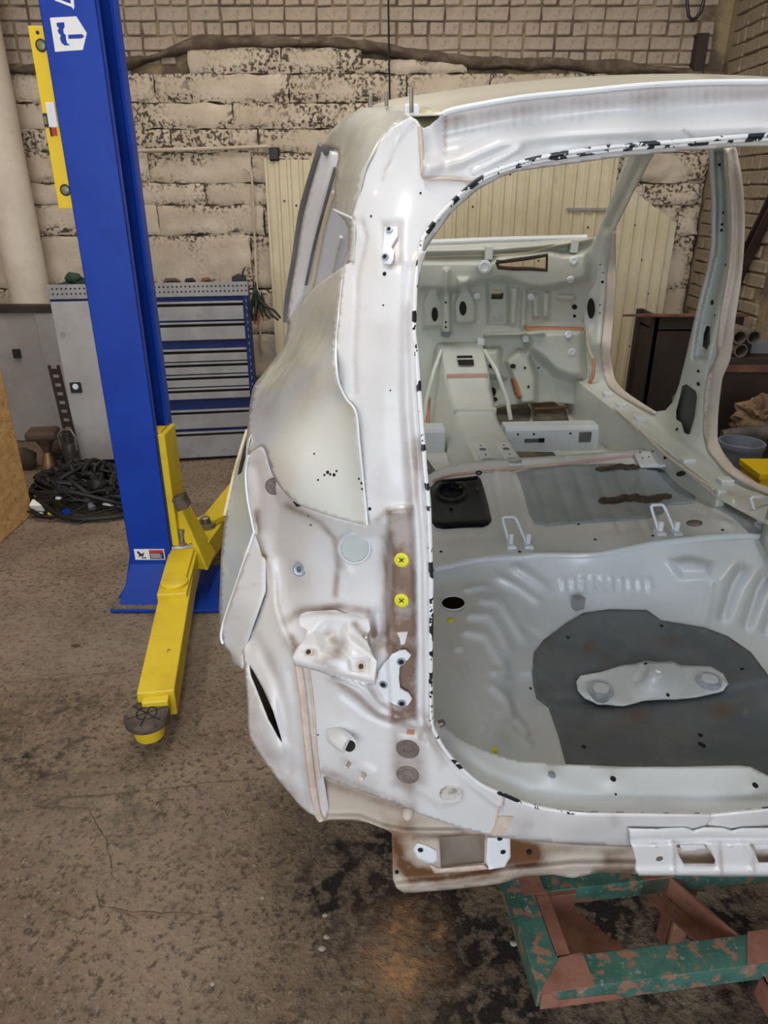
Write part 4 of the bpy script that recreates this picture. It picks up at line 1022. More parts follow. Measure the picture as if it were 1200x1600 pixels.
sheet('seat_pad', [(806, 738), (813, 753), (821, 779), (827, 803), (835, 817), (853, 821), (893, 817), (960, 814), (1013, 809), (1035, 801), (1045, 788), (1085, 785), (1087, 777), (1067, 751), (1040, 736), (1008, 727), (960, 724), (880, 727), (840, 731)], SDF.copy(.004), 5, M_pad2, label='blue-grey sound pad on the seat deck', dirt_reflection=[('l', [(1000, 740), (990, 770)], .25, 4), ('g', 1030, 800, 18, 5, .3), ('l', [(840, 815), (960, 810)], .2, 4)])
for pl_, w in (([(930, 733), (950, 731), (970, 728), (1000, 730)], 3.5), ([(935, 782), (960, 781), (985, 776), (1010, 780), (1030, 777), (1050, 774)], 5)):
    q = resample(pl_, 5, False)
    q = spline(q, 2)
    def wd(i, k): return w * (.35 + .65 * min(1, i / 4, (len(q) - 1 - i) / 4)) * (1 + .8 * noise.noise(Vector((i * .23, k, 3))))
    up = [(p_[0], p_[1] - wd(i, 0)) for i, p_ in enumerate(q)]
    dn = [(p_[0], p_[1] + wd(i, 5)) for i, p_ in enumerate(q)]
    sheet('tar_smear', up + dn[::-1], SDF.copy(.009), 4, M_tar)
sheet('drain_hole', ell(1085, 817, 13, 5), SDF.copy(.002), 4, M_grom)
strip('deck_seam', [(676, 752), (700, 743), (740, 738), (780, 734), (860, 727), (930, 719), (985, 712), (1002, 713)], SDF, .006, M_pink, .004)
lid = [(669, 764), (680, 754), (691, 749), (731, 745), (745, 743), (751, 748), (756, 763), (763, 790), (768, 812), (764, 818), (755, 822), (720, 823), (693, 825), (680, 822), (672, 812), (668, 790)]
LIDF = SDF.copy(.016, [('p', ell(705, 768, 18, 10, 18), -.010, 4), ('l', ell(705, 768, 23, 14, 18), .008, 3), ('l', lid + lid[:1], -.010, 5)])
LID = sheet('tank_cover', lid, LIDF, 3.5, M_gloss, thick=.012, label='glossy black fuel tank access cover')
strip('cover_lip', [(690, 752), (731, 748), (746, 746)], LIDF, .003, M_gloss, .004, LID)
MB().tube([Vector(p) for p in SDF.pts(np.array(ell(748, 743, 4, 2.5, 9) + [(752, 743)])) + np.array([0, 0, .012])], .003, 6).build('cover_loop', M_gloss, LID, smooth=True)
for u, v in ((705, 796), (720, 761), (745, 764)): lathe_on('cover_clip', u, v, LIDF, [(.006, 0), (.005, .006), (.002, .007)], M_brass if u > 710 else M_gloss, LID, 8)
# seat striker hoops
def hoop(u0, u1, vb, vt, ut0, ut1, z=.645):
    a, b = SDF.one(u0, vb), SDF.one(u1, vb)
    yt = a.y + .02
    t0, t1 = cp(ut0, vt, yt, 'y'), cp(ut1, vt, yt, 'y')
    t1.z = t0.z
    def lerp(p, q, k): return p + (q - p) * k
    pts = [a, lerp(a, t0, .8), lerp(a, t0, .96) + Vector((.002, 0, 0)), lerp(t0, t1, .14), lerp(t0, t1, .86), lerp(b, t1, .96) - Vector((.002, 0, 0)), lerp(b, t1, .8), b]
    o = MB().tube(pts, .0052, 10).build('seat_striker', M_cargo, CAR, smooth=True)
    for p in (a, b):
        MB().box(-.016, .016, -.028, .018, -.006, .012, Matrix.Translation(p)).build('striker_foot', M_cargo, o, bevel=.006)
        MB().box(-.008, .008, -.010, .012, .0, .045, Matrix.Translation(p)).build('striker_tab', M_cargo, o, bevel=.004)
hoop(797, 824, 853, 808, 784, 805); hoop(1030, 1055, 833, 789, 1016, 1037); hoop(1188, 1212, 822, 777, 1172, 1196)
for u, v in ((689, 862), (812, 862), (1020, 837), (930, 843), (1129, 828), (1190, 827), (904, 819)): hole(u, v, .005, SDF.copy(.001), parent=DECK)

# ------------------------------------------------------------------ the car body shell: footwell, tunnel, firewall
def grid(name, x0, x1, y0, y1, zf, m, nx=20, ny=20, label=None):
    vs = [(x0 + (x1 - x0) * i / nx, y0 + (y1 - y0) * j / ny, zf(x0 + (x1 - x0) * i / nx, y0 + (y1 - y0) * j / ny)) for j in range(ny + 1) for i in range(nx + 1)]
    fs = [(j * (nx + 1) + i, j * (nx + 1) + i + 1, (j + 1) * (nx + 1) + i + 1, (j + 1) * (nx + 1) + i) for j in range(ny) for i in range(nx)]
    me = bpy.data.meshes.new(name); me.from_pydata(vs, [], fs); me.attributes.new('dirt_reflection', 'FLOAT', 'POINT')
    return link(name, me, m, CAR, smooth=True, solid=.003, label=label)
FLOORP = grid('front_floor', -.68, .68, 1.75, 3.35, lambda x, y: .50 + .004 * math.sin(y * 30), M_inner, 30, 40, 'pale green front floor pan')
def loft(name, secs, m, parent=None, closed=False, label=None):
    """secs: list of (y, [(x, z)...])"""
    n = len(secs[0][1]); vs = []; fs = []
    for y, s in secs: vs += [(x, y, z) for x, z in s]
    for j in range(len(secs) - 1):
        for i in range(n - 1):
            fs.append((j * n + i, j * n + i + 1, (j + 1) * n + i + 1, (j + 1) * n + i))
    me = bpy.data.meshes.new(name); me.from_pydata(vs, [], fs); me.attributes.new('dirt_reflection', 'FLOAT', 'POINT')
    o = link(name, me, m, parent or CAR, smooth=True, solid=.003, label=label)
    me.set_sharp_from_angle(angle=math.radians(50))
    return o
def tsec(w, zt, wb, cx=0.0): return [(cx - wb, .49), (cx - wb * .92, .53), (cx - w - .012, zt - .035), (cx - w, zt - .006), (cx - w * .8, zt), (cx + w * .8, zt), (cx + w, zt - .006), (cx + w + .012, zt - .035), (cx + wb * .92, .53), (cx + wb, .49)]
TUN = loft('centre_tunnel', [(1.83, tsec(.105, .605, .17, .01)), (2.15, tsec(.10, .625, .17)), (2.45, tsec(.095, .655, .17)), (2.52, tsec(.10, .675, .18)), (2.72, tsec(.105, .75, .19)), (2.78, tsec(.115, .79, .20)), (2.93, tsec(.115, .875, .21)), (3.06, tsec(.13, .91, .23))], M_inner, label='raised centre tunnel with seat mount plates')
for s, x0 in ((-1, -.078), (1, .028)):
    mb = MB(); mb.box(x0, x0 + .062, 1.84, 2.14, .612, .626); mb.build('seat_mount_plate', M_cargo, TUN, bevel=.006)
    pl_ = TUN.children[-1] if False else None
for x0 in (-.047, .059):
    for yy, r in ((2.04, .016), (1.885, .0), (2.09, .004), (1.97, .004)):
        if r: MB().lathe((x0, yy, .624), (0, 0, 1), [(r, 0), (r, .004), (r * .4, .004)], 14).build('hole', M_dark if r < .01 else M_shadowsteel, TUN, smooth=True)
    MB().lathe((x0, 1.885, .624), (0, 0, 1), [(.034, 0), (.034, .005), (.028, .006), (.012, .004)], 20).build('mount_cup', M_pad2, TUN, smooth=True)
mb = MB(); mb.box(-.042, .04, 2.80, 2.90, .80, .815, Matrix.Translation((0, 0, .0)))
MB().add([(-.04, 2.83, .832), (.045, 2.83, .832), (.045, 2.90, .868), (-.04, 2.90, .868)], [(0, 1, 2, 3)]).build('shift_opening', M_dark, TUN)
MB().tube([(-.045, 2.866, .856), (.05, 2.866, .856)], .005, 6).build('shift_opening_bar', M_inner, TUN, smooth=True)
MB().box(-.11, .11, 2.50, 2.53, .655, .682).build('tunnel_rib', M_inner, TUN, bevel=.006)
MB().box(-.11, .11, 2.76, 2.775, .775, .80).build('tunnel_rib', M_pink, TUN, bevel=.003)

# seat cross members
def crossm(x0, x1, label):
    y0, y1, z0, z1 = 2.36, 2.47, .50, .625
    sec = [(y0 - .012, z0), (y0, z1 - .02), (y0 + .012, z1), (y1 - .01, z1), (y1, z1 - .02), (y1 + .01, z0)]
    vs = []; fs = []
    for x in (x0, x1): vs += [(x, y, z) for y, z in sec]
    n = len(sec)
    fs = [(i, i + 1, n + i + 1, n + i) for i in range(n - 1)] + [tuple(range(n)), tuple(range(n, 2 * n))]
    return MB().add(vs, fs).build('cross_member', M_cargo, CAR, bevel=.006, label=label)
CM = crossm(.13, .60, 'pale seat cross member with slots')
CM2 = crossm(-.62, -.17, 'pale seat cross member left of the tunnel')
MB().box(.225, .325, 2.349, 2.362, .548, .566).build('slot', M_shadowsteel, CM)
MB().box(.295, .325, 2.346, 2.36, .548, .568).build('slot', M_dark, CM)
MB().box(.50, .56, 2.346, 2.362, .545, .595).build('slot', M_shadowsteel, CM)
for x in (.19, .27, .455): MB().lathe((x, 2.352, .59), (0, -1, 0), [(.005, -.004), (.005, .003)], 10).build('hole', M_dark, CM)
# dark damping mats on the floor
for pts, nm in (([(.16, 2.12), (.36, 2.12), (.36, 2.30), (.16, 2.32)], 'floor_mat'), ([(-.60, 2.05), (-.25, 2.05), (-.28, 2.3), (-.58, 2.3)], 'floor_mat')):
    MB().prism(pts, (0, 0, .502), (1, 0, 0), (0, 1, 0), .012).build(nm, mat('dark_damping_mat', (.07, .065, .06), (.14, .12, .09), 9, rough=.7), CAR)
MTF = Field('z', [(800, 640, .513)])
MT1 = sheet('floor_mat', [(766, 640), (790, 634), (815, 631), (822, 628), (830, 640), (826, 660), (770, 662)], MTF, 5, mat('dark_damping_mat', (.07, .065, .06), (.14, .12, .09), 9, rough=.7), thick=.008)
MT2 = sheet('floor_mat', [(826, 624), (845, 622), (862, 626), (884, 640), (890, 660), (832, 662), (834, 640)], MTF, 5, mat('dark_damping_mat', (.07, .065, .06)), thick=.008)
strip('sealer_stroke', [(835, 639), (870, 637), (905, 634)], Field('z', [(835, 639, .515)]), .010, M_orange)
# rear seat side gusset by the sill
GF = Field('z', [(990, 705, .645), (1030, 705, .66), (990, 720, .63)])
GU = sheet('sill_gusset', [(989, 706), (1030, 701), (1041, 712), (1040, 728), (1000, 728), (996, 720)], GF.copy(.012), 4, M_cargo, thick=.01)
for u, v in ((1000, 707), (1020, 706), (1004, 716), (1014, 714)): hole(u, v, .004, GF.copy(.012), parent=GU)

# firewall
k2 = lambda k: z2(k, 640, 350, 3.75)
FWF_ctrl = [(505, 400, 3.0), (510, 560, 3.04), (520, 648, 2.95), (640, 375, 3.06), (780, 373, 3.06), (930, 372, 3.04), (640, 400, 3.0), (780, 400, 3.0), (930, 400, 3.0), (640, 470, 3.05), (780, 470, 3.06), (930, 480, 3.04), (640, 560, 3.05), (780, 560, 3.05), (930, 560, 3.03), (640, 640, 2.95), (780, 640, 2.92), (900, 640, 2.92), (780, 600, 3.0), (900, 595, 2.98)]
fw_items = [('p', k2([(50, 215), (480, 215), (520, 190), (830, 160), (900, 180), (1040, 160), (1040, 320), (900, 360), (780, 380), (700, 370), (560, 320), (440, 330), (250, 390), (50, 380)]), -.05, 9),
            ('l', k2([(50, 160), (480, 150), (750, 130), (1050, 90)]), -.05, 7), ('p', k2([(260, 470), (300, 380), (350, 380), (385, 470), (385, 560), (370, 580), (270, 580)]), -.02, 4), ('p', k2([(285, 320), (345, 320), (345, 390), (285, 390)]), -.02, 4), ('p', k2([(80, 460), (110, 390), (160, 390), (190, 470), (185, 600), (90, 610)]), -.02, 4),
            ('p', k2([(205, 265), (230, 265), (240, 640), (190, 640)]), -.04, 3), ('p', k2([(590, 370), (640, 370), (620, 590), (590, 590)]), -.015, 4), ('p', k2([(660, 380), (685, 380), (680, 600), (650, 600)]), -.015, 4), ('p', k2([(720, 440), (760, 400), (755, 550), (725, 550)]), -.015, 4), ('p', k2([(780, 400), (820, 400), (815, 550), (780, 545)]), -.015, 4), ('p', k2([(865, 415), (970, 415), (965, 450), (870, 445)]), -.015, 4),
            ('p', k2([(690, 640), (800, 620), (1020, 610), (1030, 900), (940, 905), (850, 870), (780, 800), (700, 740)]), -.09, 14), ('p', k2([(400, 740), (520, 735), (540, 860), (560, 900), (440, 900), (420, 800)]), -.04, 8), ('p', k2([(560, 800), (640, 745), (700, 760), (740, 900), (740, 1050), (650, 1060), (600, 900)]), -.03, 8),
            ('g', *k2([(440, 250)])[0], 9, 7, -.02), ('g', *k2([(395, 420)])[0], 6, 6, -.015), ('g', *k2([(710, 425)])[0], 6, 6, -.015), ('g', *k2([(510, 550)])[0], 7, 7, -.012), ('p', k2([(455, 340), (575, 340), (575, 590), (460, 590)]), .02, 5),
            ('l', k2([(450, 650), (780, 640)]), -.04, 3)]
fw_items = [it[:-1] + (it[-1] * 2.2,) if it[0] == 'g' else (it[0], it[1], it[2] * (2.2 if abs(it[2]) < .05 else 1.3), max(2.5, it[3] * .7)) for it in fw_items]
FWF = Field('y', FWF_ctrl, fw_items)
fwin = k2([(508, 222), (560, 218), (700, 200), (805, 182), (803, 270), (700, 262), (600, 262), (520, 255)])
FW_ = sheet('firewall', [(505, 382), (600, 378), (660, 378), (780, 373), (925, 370), (938, 372), (942, 420), (940, 520), (935, 600), (912, 604), (915, 634), (860, 628), (780, 634), (740, 648), (520, 648)], FWF, 3, M_fire, holes=[fwin], label='pale green pressed firewall with cable holes',
      dirt_reflection=[('g', 720, 400, 60, 14, .10), ('l', k2([(120, 100), (600, 80), (1040, 70)]), .05, 8)])
strip('cowl_seam', k2([(50, 195), (300, 185), (560, 180), (700, 165), (850, 125), (1000, 100)]), FWF, .006, M_siding, -.004, FW_)
strip('cowl_edge', k2([(50, 110), (500, 92), (1040, 78)]), FWF, .014, M_cargo, .0, FW_)
strip('window_edge', fwin + fwin[:1], FWF, .010, M_darksteel, .004, FW_, smoothn=1)
for k, ru, rv in (((313, 495), 5.5, 11), ((148, 530), 5, 11), ((967, 487), 4, 4), ((967, 540), 2.5, 2.5), ((478, 830), 4, 3.6), ((606, 833), 4.6, 3.6), ((488, 983), 5, 7), ((498, 1026), 4.6, 3.4), ((676, 843), 2, 2), ((697, 953), 2, 2), ((757, 843), 1.6, 1.6)):
    u, v = k2([k])[0]
    sheet('hole', ell(u, v, ru, rv, 18), FWF.copy(-.008), 3, M_dark, parent=FW_, thick=.004)
sheet('pedal_opening', k2([(480, 410), (550, 405), (545, 440), (480, 440)]), FWF.copy(-.008), 4, M_tar, parent=FW_, thick=.004)
sheet('pedal_backing', k2([(478, 388), (540, 388), (540, 410), (480, 412)]), FWF.copy(-.008), 4, M_siding, parent=FW_, thick=.004)
for k, r in (((440, 250), .035), ((960, 215), .022), ((942, 325), .020), ((710, 425), .018), ((950, 750), .02), ((930, 650), .02), ((395, 420), .018)):
    u, v = k2([k])[0]; lathe_on('boss', u, v, FWF, [(r, -.004), (r, .006), (r * .6, .010), (r * .5, .006), (r * .2, .006)], M_cargo, FW_, 18)
sheet('sealer_strip', k2([(680, 602), (780, 598), (960, 602), (1020, 605), (1020, 622), (900, 615), (780, 615), (690, 628)]), FWF.copy(-.012), 4, M_orange, parent=FW_, thick=.005)
sheet('sealer_strip', k2([(590, 905), (615, 895), (660, 1010), (640, 1025), (615, 1000)]), FWF.copy(-.012), 4, M_orange, parent=FW_, thick=.005)
for k in ((412, 685), (680, 665)):
    u, v = k2([k])[0]; p = FWF.one(u, v); MB().box(-.022, .022, -.04, .02, -.02, .02, Matrix.Translation(p)).build('cable_clip', M_cargo, FW_, bevel=.006)
u, v = k2([(212, 640)])[0]; p = FWF.one(u, v); MB().box(-.02, .02, -.03, .02, -.018, .018, Matrix.Translation(p)).build('column_foot', M_shadowsteel, FW_, bevel=.004)
for k in ((212, 460), (212, 575), (212, 605)):
    u, v = k2([k])[0]; hole(u, v, .006, FWF.copy(-.006), parent=FW_)
for k in ((465, 150), (965, 110)):
    u, v = k2([k])[0]; p = FWF.one(u, v); MB().box(-.02, .02, -.02, .03, -.05, .02, Matrix.Translation(p)).build('cowl_clip', M_inner, FW_, bevel=.006)
# tunnel wings
for s in (-1, 1):
    MB().tube([(s * .12, 2.95, .885), (s * .17, 2.85, .80), (s * .22, 2.75, .66), (s * .235, 2.70, .56)], .012, 8).build('tunnel_wing', M_inner, TUN, smooth=True)
MB().tube([(-.20, 2.80, .66), (-.22, 2.65, .54), (-.24, 2.5, .505)], .010, 8).build('sealer_stroke', M_orange, TUN, smooth=True)

# ------------------------------------------------------------------ body sides with door openings (both sides alike)
k4 = lambda k: z2(k, 880, 230, 3.75)
k5 = lambda k: z2(k, 880, 540, 3.75)
BS_OUT = [(985, 228), (1030, 228), (1019, 246), (990, 298), (962, 355), (960, 417), (959, 470), (953, 545), (955, 572), (960, 593), (973, 609), (1000, 628), (1025, 643), (1040, 641), (1051, 628), (1061, 601), (1072, 556), (1091, 470), (1104, 422), (1111, 377), (1111, 310), (1106, 228), (1148, 228), (1159, 283), (1163, 363), (1157, 443), (1149, 497), (1141, 560), (1128, 593), (1121, 647), (1121, 687), (1131, 708), (1147, 729), (1184, 755), (1260, 782), (1360, 800), (1360, 850), (1200, 820), (1115, 775), (1040, 716), (971, 652), (907, 606), (913, 560), (912, 510), (911, 457), (917, 417), (932, 369)]
BS_ctrl = [(907, 603, .672), (971, 650, .66), (1040, 713, .655), (1115, 770, .66), (1200, 815, .68), (957, 591, .845), (1024, 643, .835), (1184, 755, .82), (1131, 708, .825), (1360, 800, .82), (1360, 850, .70),
           (912, 457, .672), (917, 417, .672), (959, 417, .79), (958, 500, .83), (932, 369, .672), (957, 369, .72), (1000, 240, .575), (1020, 240, .59), (980, 300, .63),
           (1111, 377, .735), (1163, 363, .80), (1107, 238, .66), (1149, 235, .715), (1072, 556, .745), (1091, 470, .735), (1141, 560, .82), (1157, 443, .81), (1121, 687, .825), (1058, 620, .79), (1121, 640, .825), (1045, 640, .82),
           (985, 640, .73), (1060, 690, .73), (1130, 745, .74), (930, 540, .74), (1000, 655, .72)]
BS_items = [('p', k4([(888, 20), (905, 300), (897, 600), (850, 800), (800, 1000), (765, 1238), (830, 1238), (855, 1100), (892, 900), (932, 750), (957, 600), (952, 300), (937, 20)]), .045, 3.5), ('l', k4([(960, 30), (985, 300), (990, 550), (960, 800), (910, 1000), (860, 1238)]), -.012, 6), ('l', k4([(985, 30), (1020, 400), (1010, 700), (960, 950), (925, 1150), (890, 1238)]), .010, 3),
            ('l', k5([(890, 0), (860, 200), (835, 400), (835, 560)]), .010, 3), ('l', k4([(460, 60), (370, 260), (270, 460)]), .012, 4), ('l', k4([(500, 60), (400, 280), (310, 450)]), -.006, 3),
            ('l', k5([(110, 225), (340, 400), (600, 640), (880, 840), (1000, 900)]), -.014, 5), ('l', k5([(290, 260), (540, 450), (760, 640), (950, 780), (1100, 850)]), .018, 8), ('g', *k5([(720, 720)])[0], 30, 12, .0),
            ('l', k4([(250, 520), (235, 700), (225, 900), (205, 1150)]), -.010, 6)]
BSF = Field('x', BS_ctrl, BS_items)
sl1 = [(1103, 509), (1109, 510), (1109, 537), (1104, 547), (1097, 542), (1099, 521)]
sl2 = [(1064, 604), (1072, 600), (1087, 611), (1089, 620), (1085, 652), (1077, 679), (1069, 676), (1064, 660), (1056, 655), (1055, 644), (1061, 620)]
sl3 = ell(*k4([(163, 945)])[0], 6, 16, 16)
BS = sheet('body_side_frame', BS_OUT, BSF, 4, M_inner, holes=[sl1, sl2], thick=.004, label='inner body side with door openings, pillars and sill',
      dirt_reflection=[('l', k5([(290, 190), (350, 260), (545, 390)]), .18, 5), ('l', k5([(905, 560), (1000, 710), (1140, 805)]), .3, 6), ('l', k5([(880, 850), (1000, 880), (1150, 930)]), .3, 10)])
m2_ = BS.data.copy(); m2_.transform(Matrix.Scale(-1, 4, (1, 0, 0))); m2_.flip_normals(); link('body_side_frame', m2_, None, CAR, smooth=True, solid=.004)
sheet('pillar_cavity', [(1090, 500), (1115, 500), (1112, 560), (1090, 690), (1050, 670), (1050, 620), (1085, 590)], BSF.copy(.02), 8, mat('dark_pillar_cavity', (.06, .064, .068), rough=.5, metal=.2), parent=BS)
sheet('hole', sl3, BSF.copy(-.006), 4, M_dark, parent=BS, thick=.003)
# bare pinch flange of the door openings, sandy pink
M_fl = mat('sandy_door_flange', (.58, .51, .44), (.63, .57, .51), 8, rough=.5)
def band(pts, ws):
    q = spline(pts, 4); n = len(q); inn = []
    for i in range(n):
        a = q[max(i - 1, 0)]; b = q[min(i + 1, n - 1)]
        d = math.hypot(b[0] - a[0], b[1] - a[1]); w = np.interp(i / (n - 1), *ws)
        inn.append((q[i][0] - (b[1] - a[1]) / d * w, q[i][1] + (b[0] - a[0]) / d * w))
    return q + inn[::-1]
sheet('door_flange', band([(961, 362), (961, 417), (960, 470), (954, 545), (956, 572), (961, 593), (974, 609), (1001, 628), (1025, 643)], ([0, .15, .5, .7, 1], [3, 12, 15, 12, 4])), BSF.copy(-.010), 4, M_fl, parent=BS, thick=.006)
sheet('door_flange', band([(1148, 228), (1159, 283), (1163, 363), (1157, 443), (1149, 497), (1141, 560), (1128, 593), (1121, 647), (1121, 687), (1131, 708), (1147, 729), (1184, 755), (1260, 782)], ([0, .1, .4, .6, .75, 1], [17, 20, 22, 21, 16, 7])), BSF.copy(-.010), 4, M_fl, parent=BS, thick=.006)
strip('sill_edge', k5([(100, 220), (220, 305), (340, 400), (470, 515), (600, 640), (740, 745), (880, 840)]), BSF, .006, M_fl, -.012, BS)
for k, r in (((915, 103), .005), ((937, 383), .005), ((930, 453), .005), ((926, 487), .005), ((950, 690), .005), ((872, 910), .010), ((886, 985), .004), ((230, 790), .008), ((235, 735), .004), ((215, 925), .004), ((215, 972), .004), ((216, 688), .004)):
    u, v = k4([k])[0]; hole(u, v, r, BSF.copy(-.004), parent=BS)
for k, r in (((790, 150), .006), ((790, 225), .008), ((665, 490), .007), ((525, 530), .008), ((600, 650), .012), ((690, 750), .018), ((250, 372), .008)):
    u, v = k5([k])[0]; hole(u, v, r, BSF.copy(-.004), parent=BS)
for k in ((265, 290), (345, 350), (455, 430), (735, 680), (955, 800)):
    u, v = k5([k])[0]; p = BSF.one(u, v, -.01)
    MB().box(-.03, .02, -.025, .025, -.012, .016, Matrix.Translation(p)).build('sill_clip', M_cargo, BS, bevel=.006)
# sill wall down to the floor
for s in (-1, 1):
    mb = MB(); mb.box(s * .655, s * .69, 1.30, 3.03, .49, .712); mb.box(s * .655, s * .83, 1.30, 3.03, .44, .50); mb.box(s * .81, s * .835, 1.3, 3.03, .44, .70)
    mb.build('sill', M_inner, CAR, bevel=.008)
strip('sealer_strip', [(928, 560), (926, 590), (914, 606), (912, 632)], Field('y', [(928, 560, 2.93), (914, 606, 2.93), (912, 632, 2.9)]), .010, M_orange)
strip('sealer_strip', [(916, 510), (920, 545), (928, 562)], Field('y', [(916, 510, 2.97), (920, 545, 2.95), (928, 562, 2.93)]), .007, M_siding)
MB().box(-.58, .58, 2.20, 2.27, 1.845, 1.88).build('windscreen_header', M_inner, CAR, bevel=.01)
# front rails beyond the firewall
for s in (-1, 1):
    MB().box(s * .50 - .05, s * .50 + .05, 3.08, 3.75, .60, .74).build('front_rail', M_inner, CAR, bevel=.01)

# inner quarters, outer sides over the rear wheels and roof rails: the parts of the shell hidden behind the pillars
def side_grid(name, s, ys, zs, xf, m, keep=lambda y, z: True):
    vs = [(s * xf(y, z), y, z) for z in zs for y in ys]; n = len(ys)
    fs = [(j * n + i, j * n + i + 1, (j + 1) * n + i + 1, (j + 1) * n + i) for j in range(len(zs) - 1) for i in range(n - 1) if keep((ys[i] + ys[i + 1]) / 2, (zs[j] + zs[j + 1]) / 2)]
    bm_ = MB().add(vs, fs); me_ = bm_.mesh(name); me_.attributes.new('dirt_reflection', 'FLOAT', 'POINT')
    bm = bmesh.new(); bm.from_mesh(me_); bmesh.ops.delete(bm, geom=[v for v in bm.verts if not v.link_faces], context='VERTS'); bm.to_mesh(me_); bm.free()
    o = link(name, me_, m, CAR, smooth=True); md = o.modifiers.new('t', 'SOLIDIFY'); md.thickness = .003; md.offset = 0
    return o
for s in (-1, 1):
    yy = list(np.linspace(.14, 1.06, 24)); zz = list(np.linspace(.57, 1.18, 18))
    side_grid('inner_quarter', s, yy, zz, lambda y, z: .69 - .12 * math.exp(-((y - .62) / .26) ** 4) * max(0, 1 - ((z - .45) / .40) ** 2) + .05 * max(0, z - .9), M_inner)
    yy = list(np.linspace(.50, 1.16, 34)); zz = list(np.linspace(.46, 1.20, 38))
    side_grid('wheel_arch_side', s, yy, zz, lambda y, z: .925 - .10 * ((y - .5) / .66) ** 1.5 - .25 * max(0, z - .95) ** 1.2 - .03 * max(0, .6 - z), M_skin, lambda y, z: (y - .66) ** 2 + (z - .40) ** 2 > .35 ** 2)
    MB().tube([(s * .60, .78, 1.815), (s * .625, .95, 1.83), (s * .63, 1.2, 1.845), (s * .625, 1.7, 1.855), (s * .59, 2.22, 1.85)], [.016, .018, .018, .018, .016], 10).build('roof_side_rail', M_inner, CAR, smooth=True)
    MB().tube([(s * a_, b_ - (.30 if s > 0 else 0), c_) for a_, b_, c_ in ((.645, .98, 1.78), (.73, 1.14, 1.5), (.79, 1.25, 1.2), (.81, 1.28, .9), (.80, 1.34, .70))], [.025, .03, .03, .03, .03], 10).build('rear_door_jamb', M_inner, CAR, smooth=True)

# ------------------------------------------------------------------ green trestle under the shell
st_a = at_z(850, 1546, .265); st_b = at_z(1130, 1510, .265)
st_yaw = math.atan2(st_b.y - st_a.y, st_b.x - st_a.x)
TR = empty('steel_trestle', (st_a.x, st_a.y, 0), st_yaw, 'rusty welded trestle with flaking green paint under the shell', 'trestle')
def angle_iron(name, x0, x1, y0, y1, zt, m, h=.055, axis='x'):
    t = .008
    if axis == 'x':
        sec = [(y0, zt), (y1, zt), (y1, zt - t), (y0 + t, zt - t), (y0 + t, zt - h), (y0, zt - h)]
        a = [(x0, p, q) for p, q in sec]; b = [(x1, p, q) for p, q in sec]
    else:
        sec = [(x0, zt), (x1, zt), (x1, zt - t), (x0 + t, zt - t), (x0 + t, zt - h), (x0, zt - h)]
        a = [(p, y0, q) for p, q in sec]; b = [(p, y1, q) for p, q in sec]
    n = 6
    return MB().add(a + b, [(k, (k + 1) % n, n + (k + 1) % n, n + k) for k in range(n)] + [(0, 1, 2, 3), (0, 3, 4, 5), (6, 7, 8, 9), (6, 9, 10, 11)]).build(name, m, TR, bevel=.0015)
angle_iron('front_beam', -.005, .95, -.005, .058, .265, M_green, .05)
angle_iron('rear_beam', -.01, .95, .205, .268, .265, M_green, .05)
angle_iron('side_beam', -.012, .048, .0, .275, .268, M_green, .055, 'y')
mb = MB(); mb.prism([(-.012, -.008), (.05, .055), (.10, .06), (.10, -.008)], (0, 0, .2665), (1, 0, 0), (0, 1, 0), .003)
mb.build('corner_weld', M_rust2, TR)
mb = MB(); mb.box(.045, .075, .06, .21, .262, .268); mb.box(.02, .07, .20, .268, .266, .269); mb.build('corner_weld', M_rust2, TR)
MB().prism([(.05, .058), (.05, .20), (.14, .20), (.215, .10), (.215, .058)], (0, 0, .195), (1, 0, 0), (0, 1, 0), .01).build('gusset_plate', M_rust2, TR)
MB().box(.05, .14, .195, .205, .20, .262).build('gusset_plate', M_rust2, TR)
mb = MB(); mb.prism([(.32, .205), (.36, .205), (.44, .055), (.40, .055)], (0, 0, .20), (1, 0, 0), (0, 1, 0), .008)
mb.prism([(.36, .215), (.366, .215), (.446, .05), (.44, .05)], (0, 0, .2), (1, 0, 0), (0, 1, 0), .063)
mb.prism([(.30, .205), (.37, .205), (.37, .235), (.30, .235)], (0, 0, .215), (1, 0, 0), (0, 1, 0), .052)
mb.build('cross_brace', M_rust2, TR)
MB().prism([(.42, -.004), (.50, -.004), (.54, -.010), (.54, .06), (.46, .06)], (0, 0, .2665), (1, 0, 0), (0, 1, 0), .003).build('weld_plate', M_rust2, TR)
mb = MB(); mb.box(.46, .52, -.26, .0, .215, .223); mb.box(.46, .468, -.26, .0, .16, .223); mb.build('outrigger', M_rust2, TR, bevel=.002)
MB().box(.55, .62, -.03, -.004, .20, .262).build('latch_pocket', M_rust, TR)
MB().prism([(-.006, .214), (.17, .214), (.15, .232), (.03, .236), (.01, .262), (-.006, .262)], (0, -.0052, 0), (1, 0, 0), (0, 0, 1), .0012).build('rust_bloom', M_rust2, TR)
for x, y in ((.07, .21), (.40, .21), (.88, .005), (.88, .21), (.49, -.26)):
    mb = MB(); mb.box(x, x + .045, y, y + .006, -.01, .26 if y > -.1 else .22); mb.box(x, x + .006, y, y + .045, -.01, .26 if y > -.1 else .22)
    mb.build('leg', M_rust, TR)

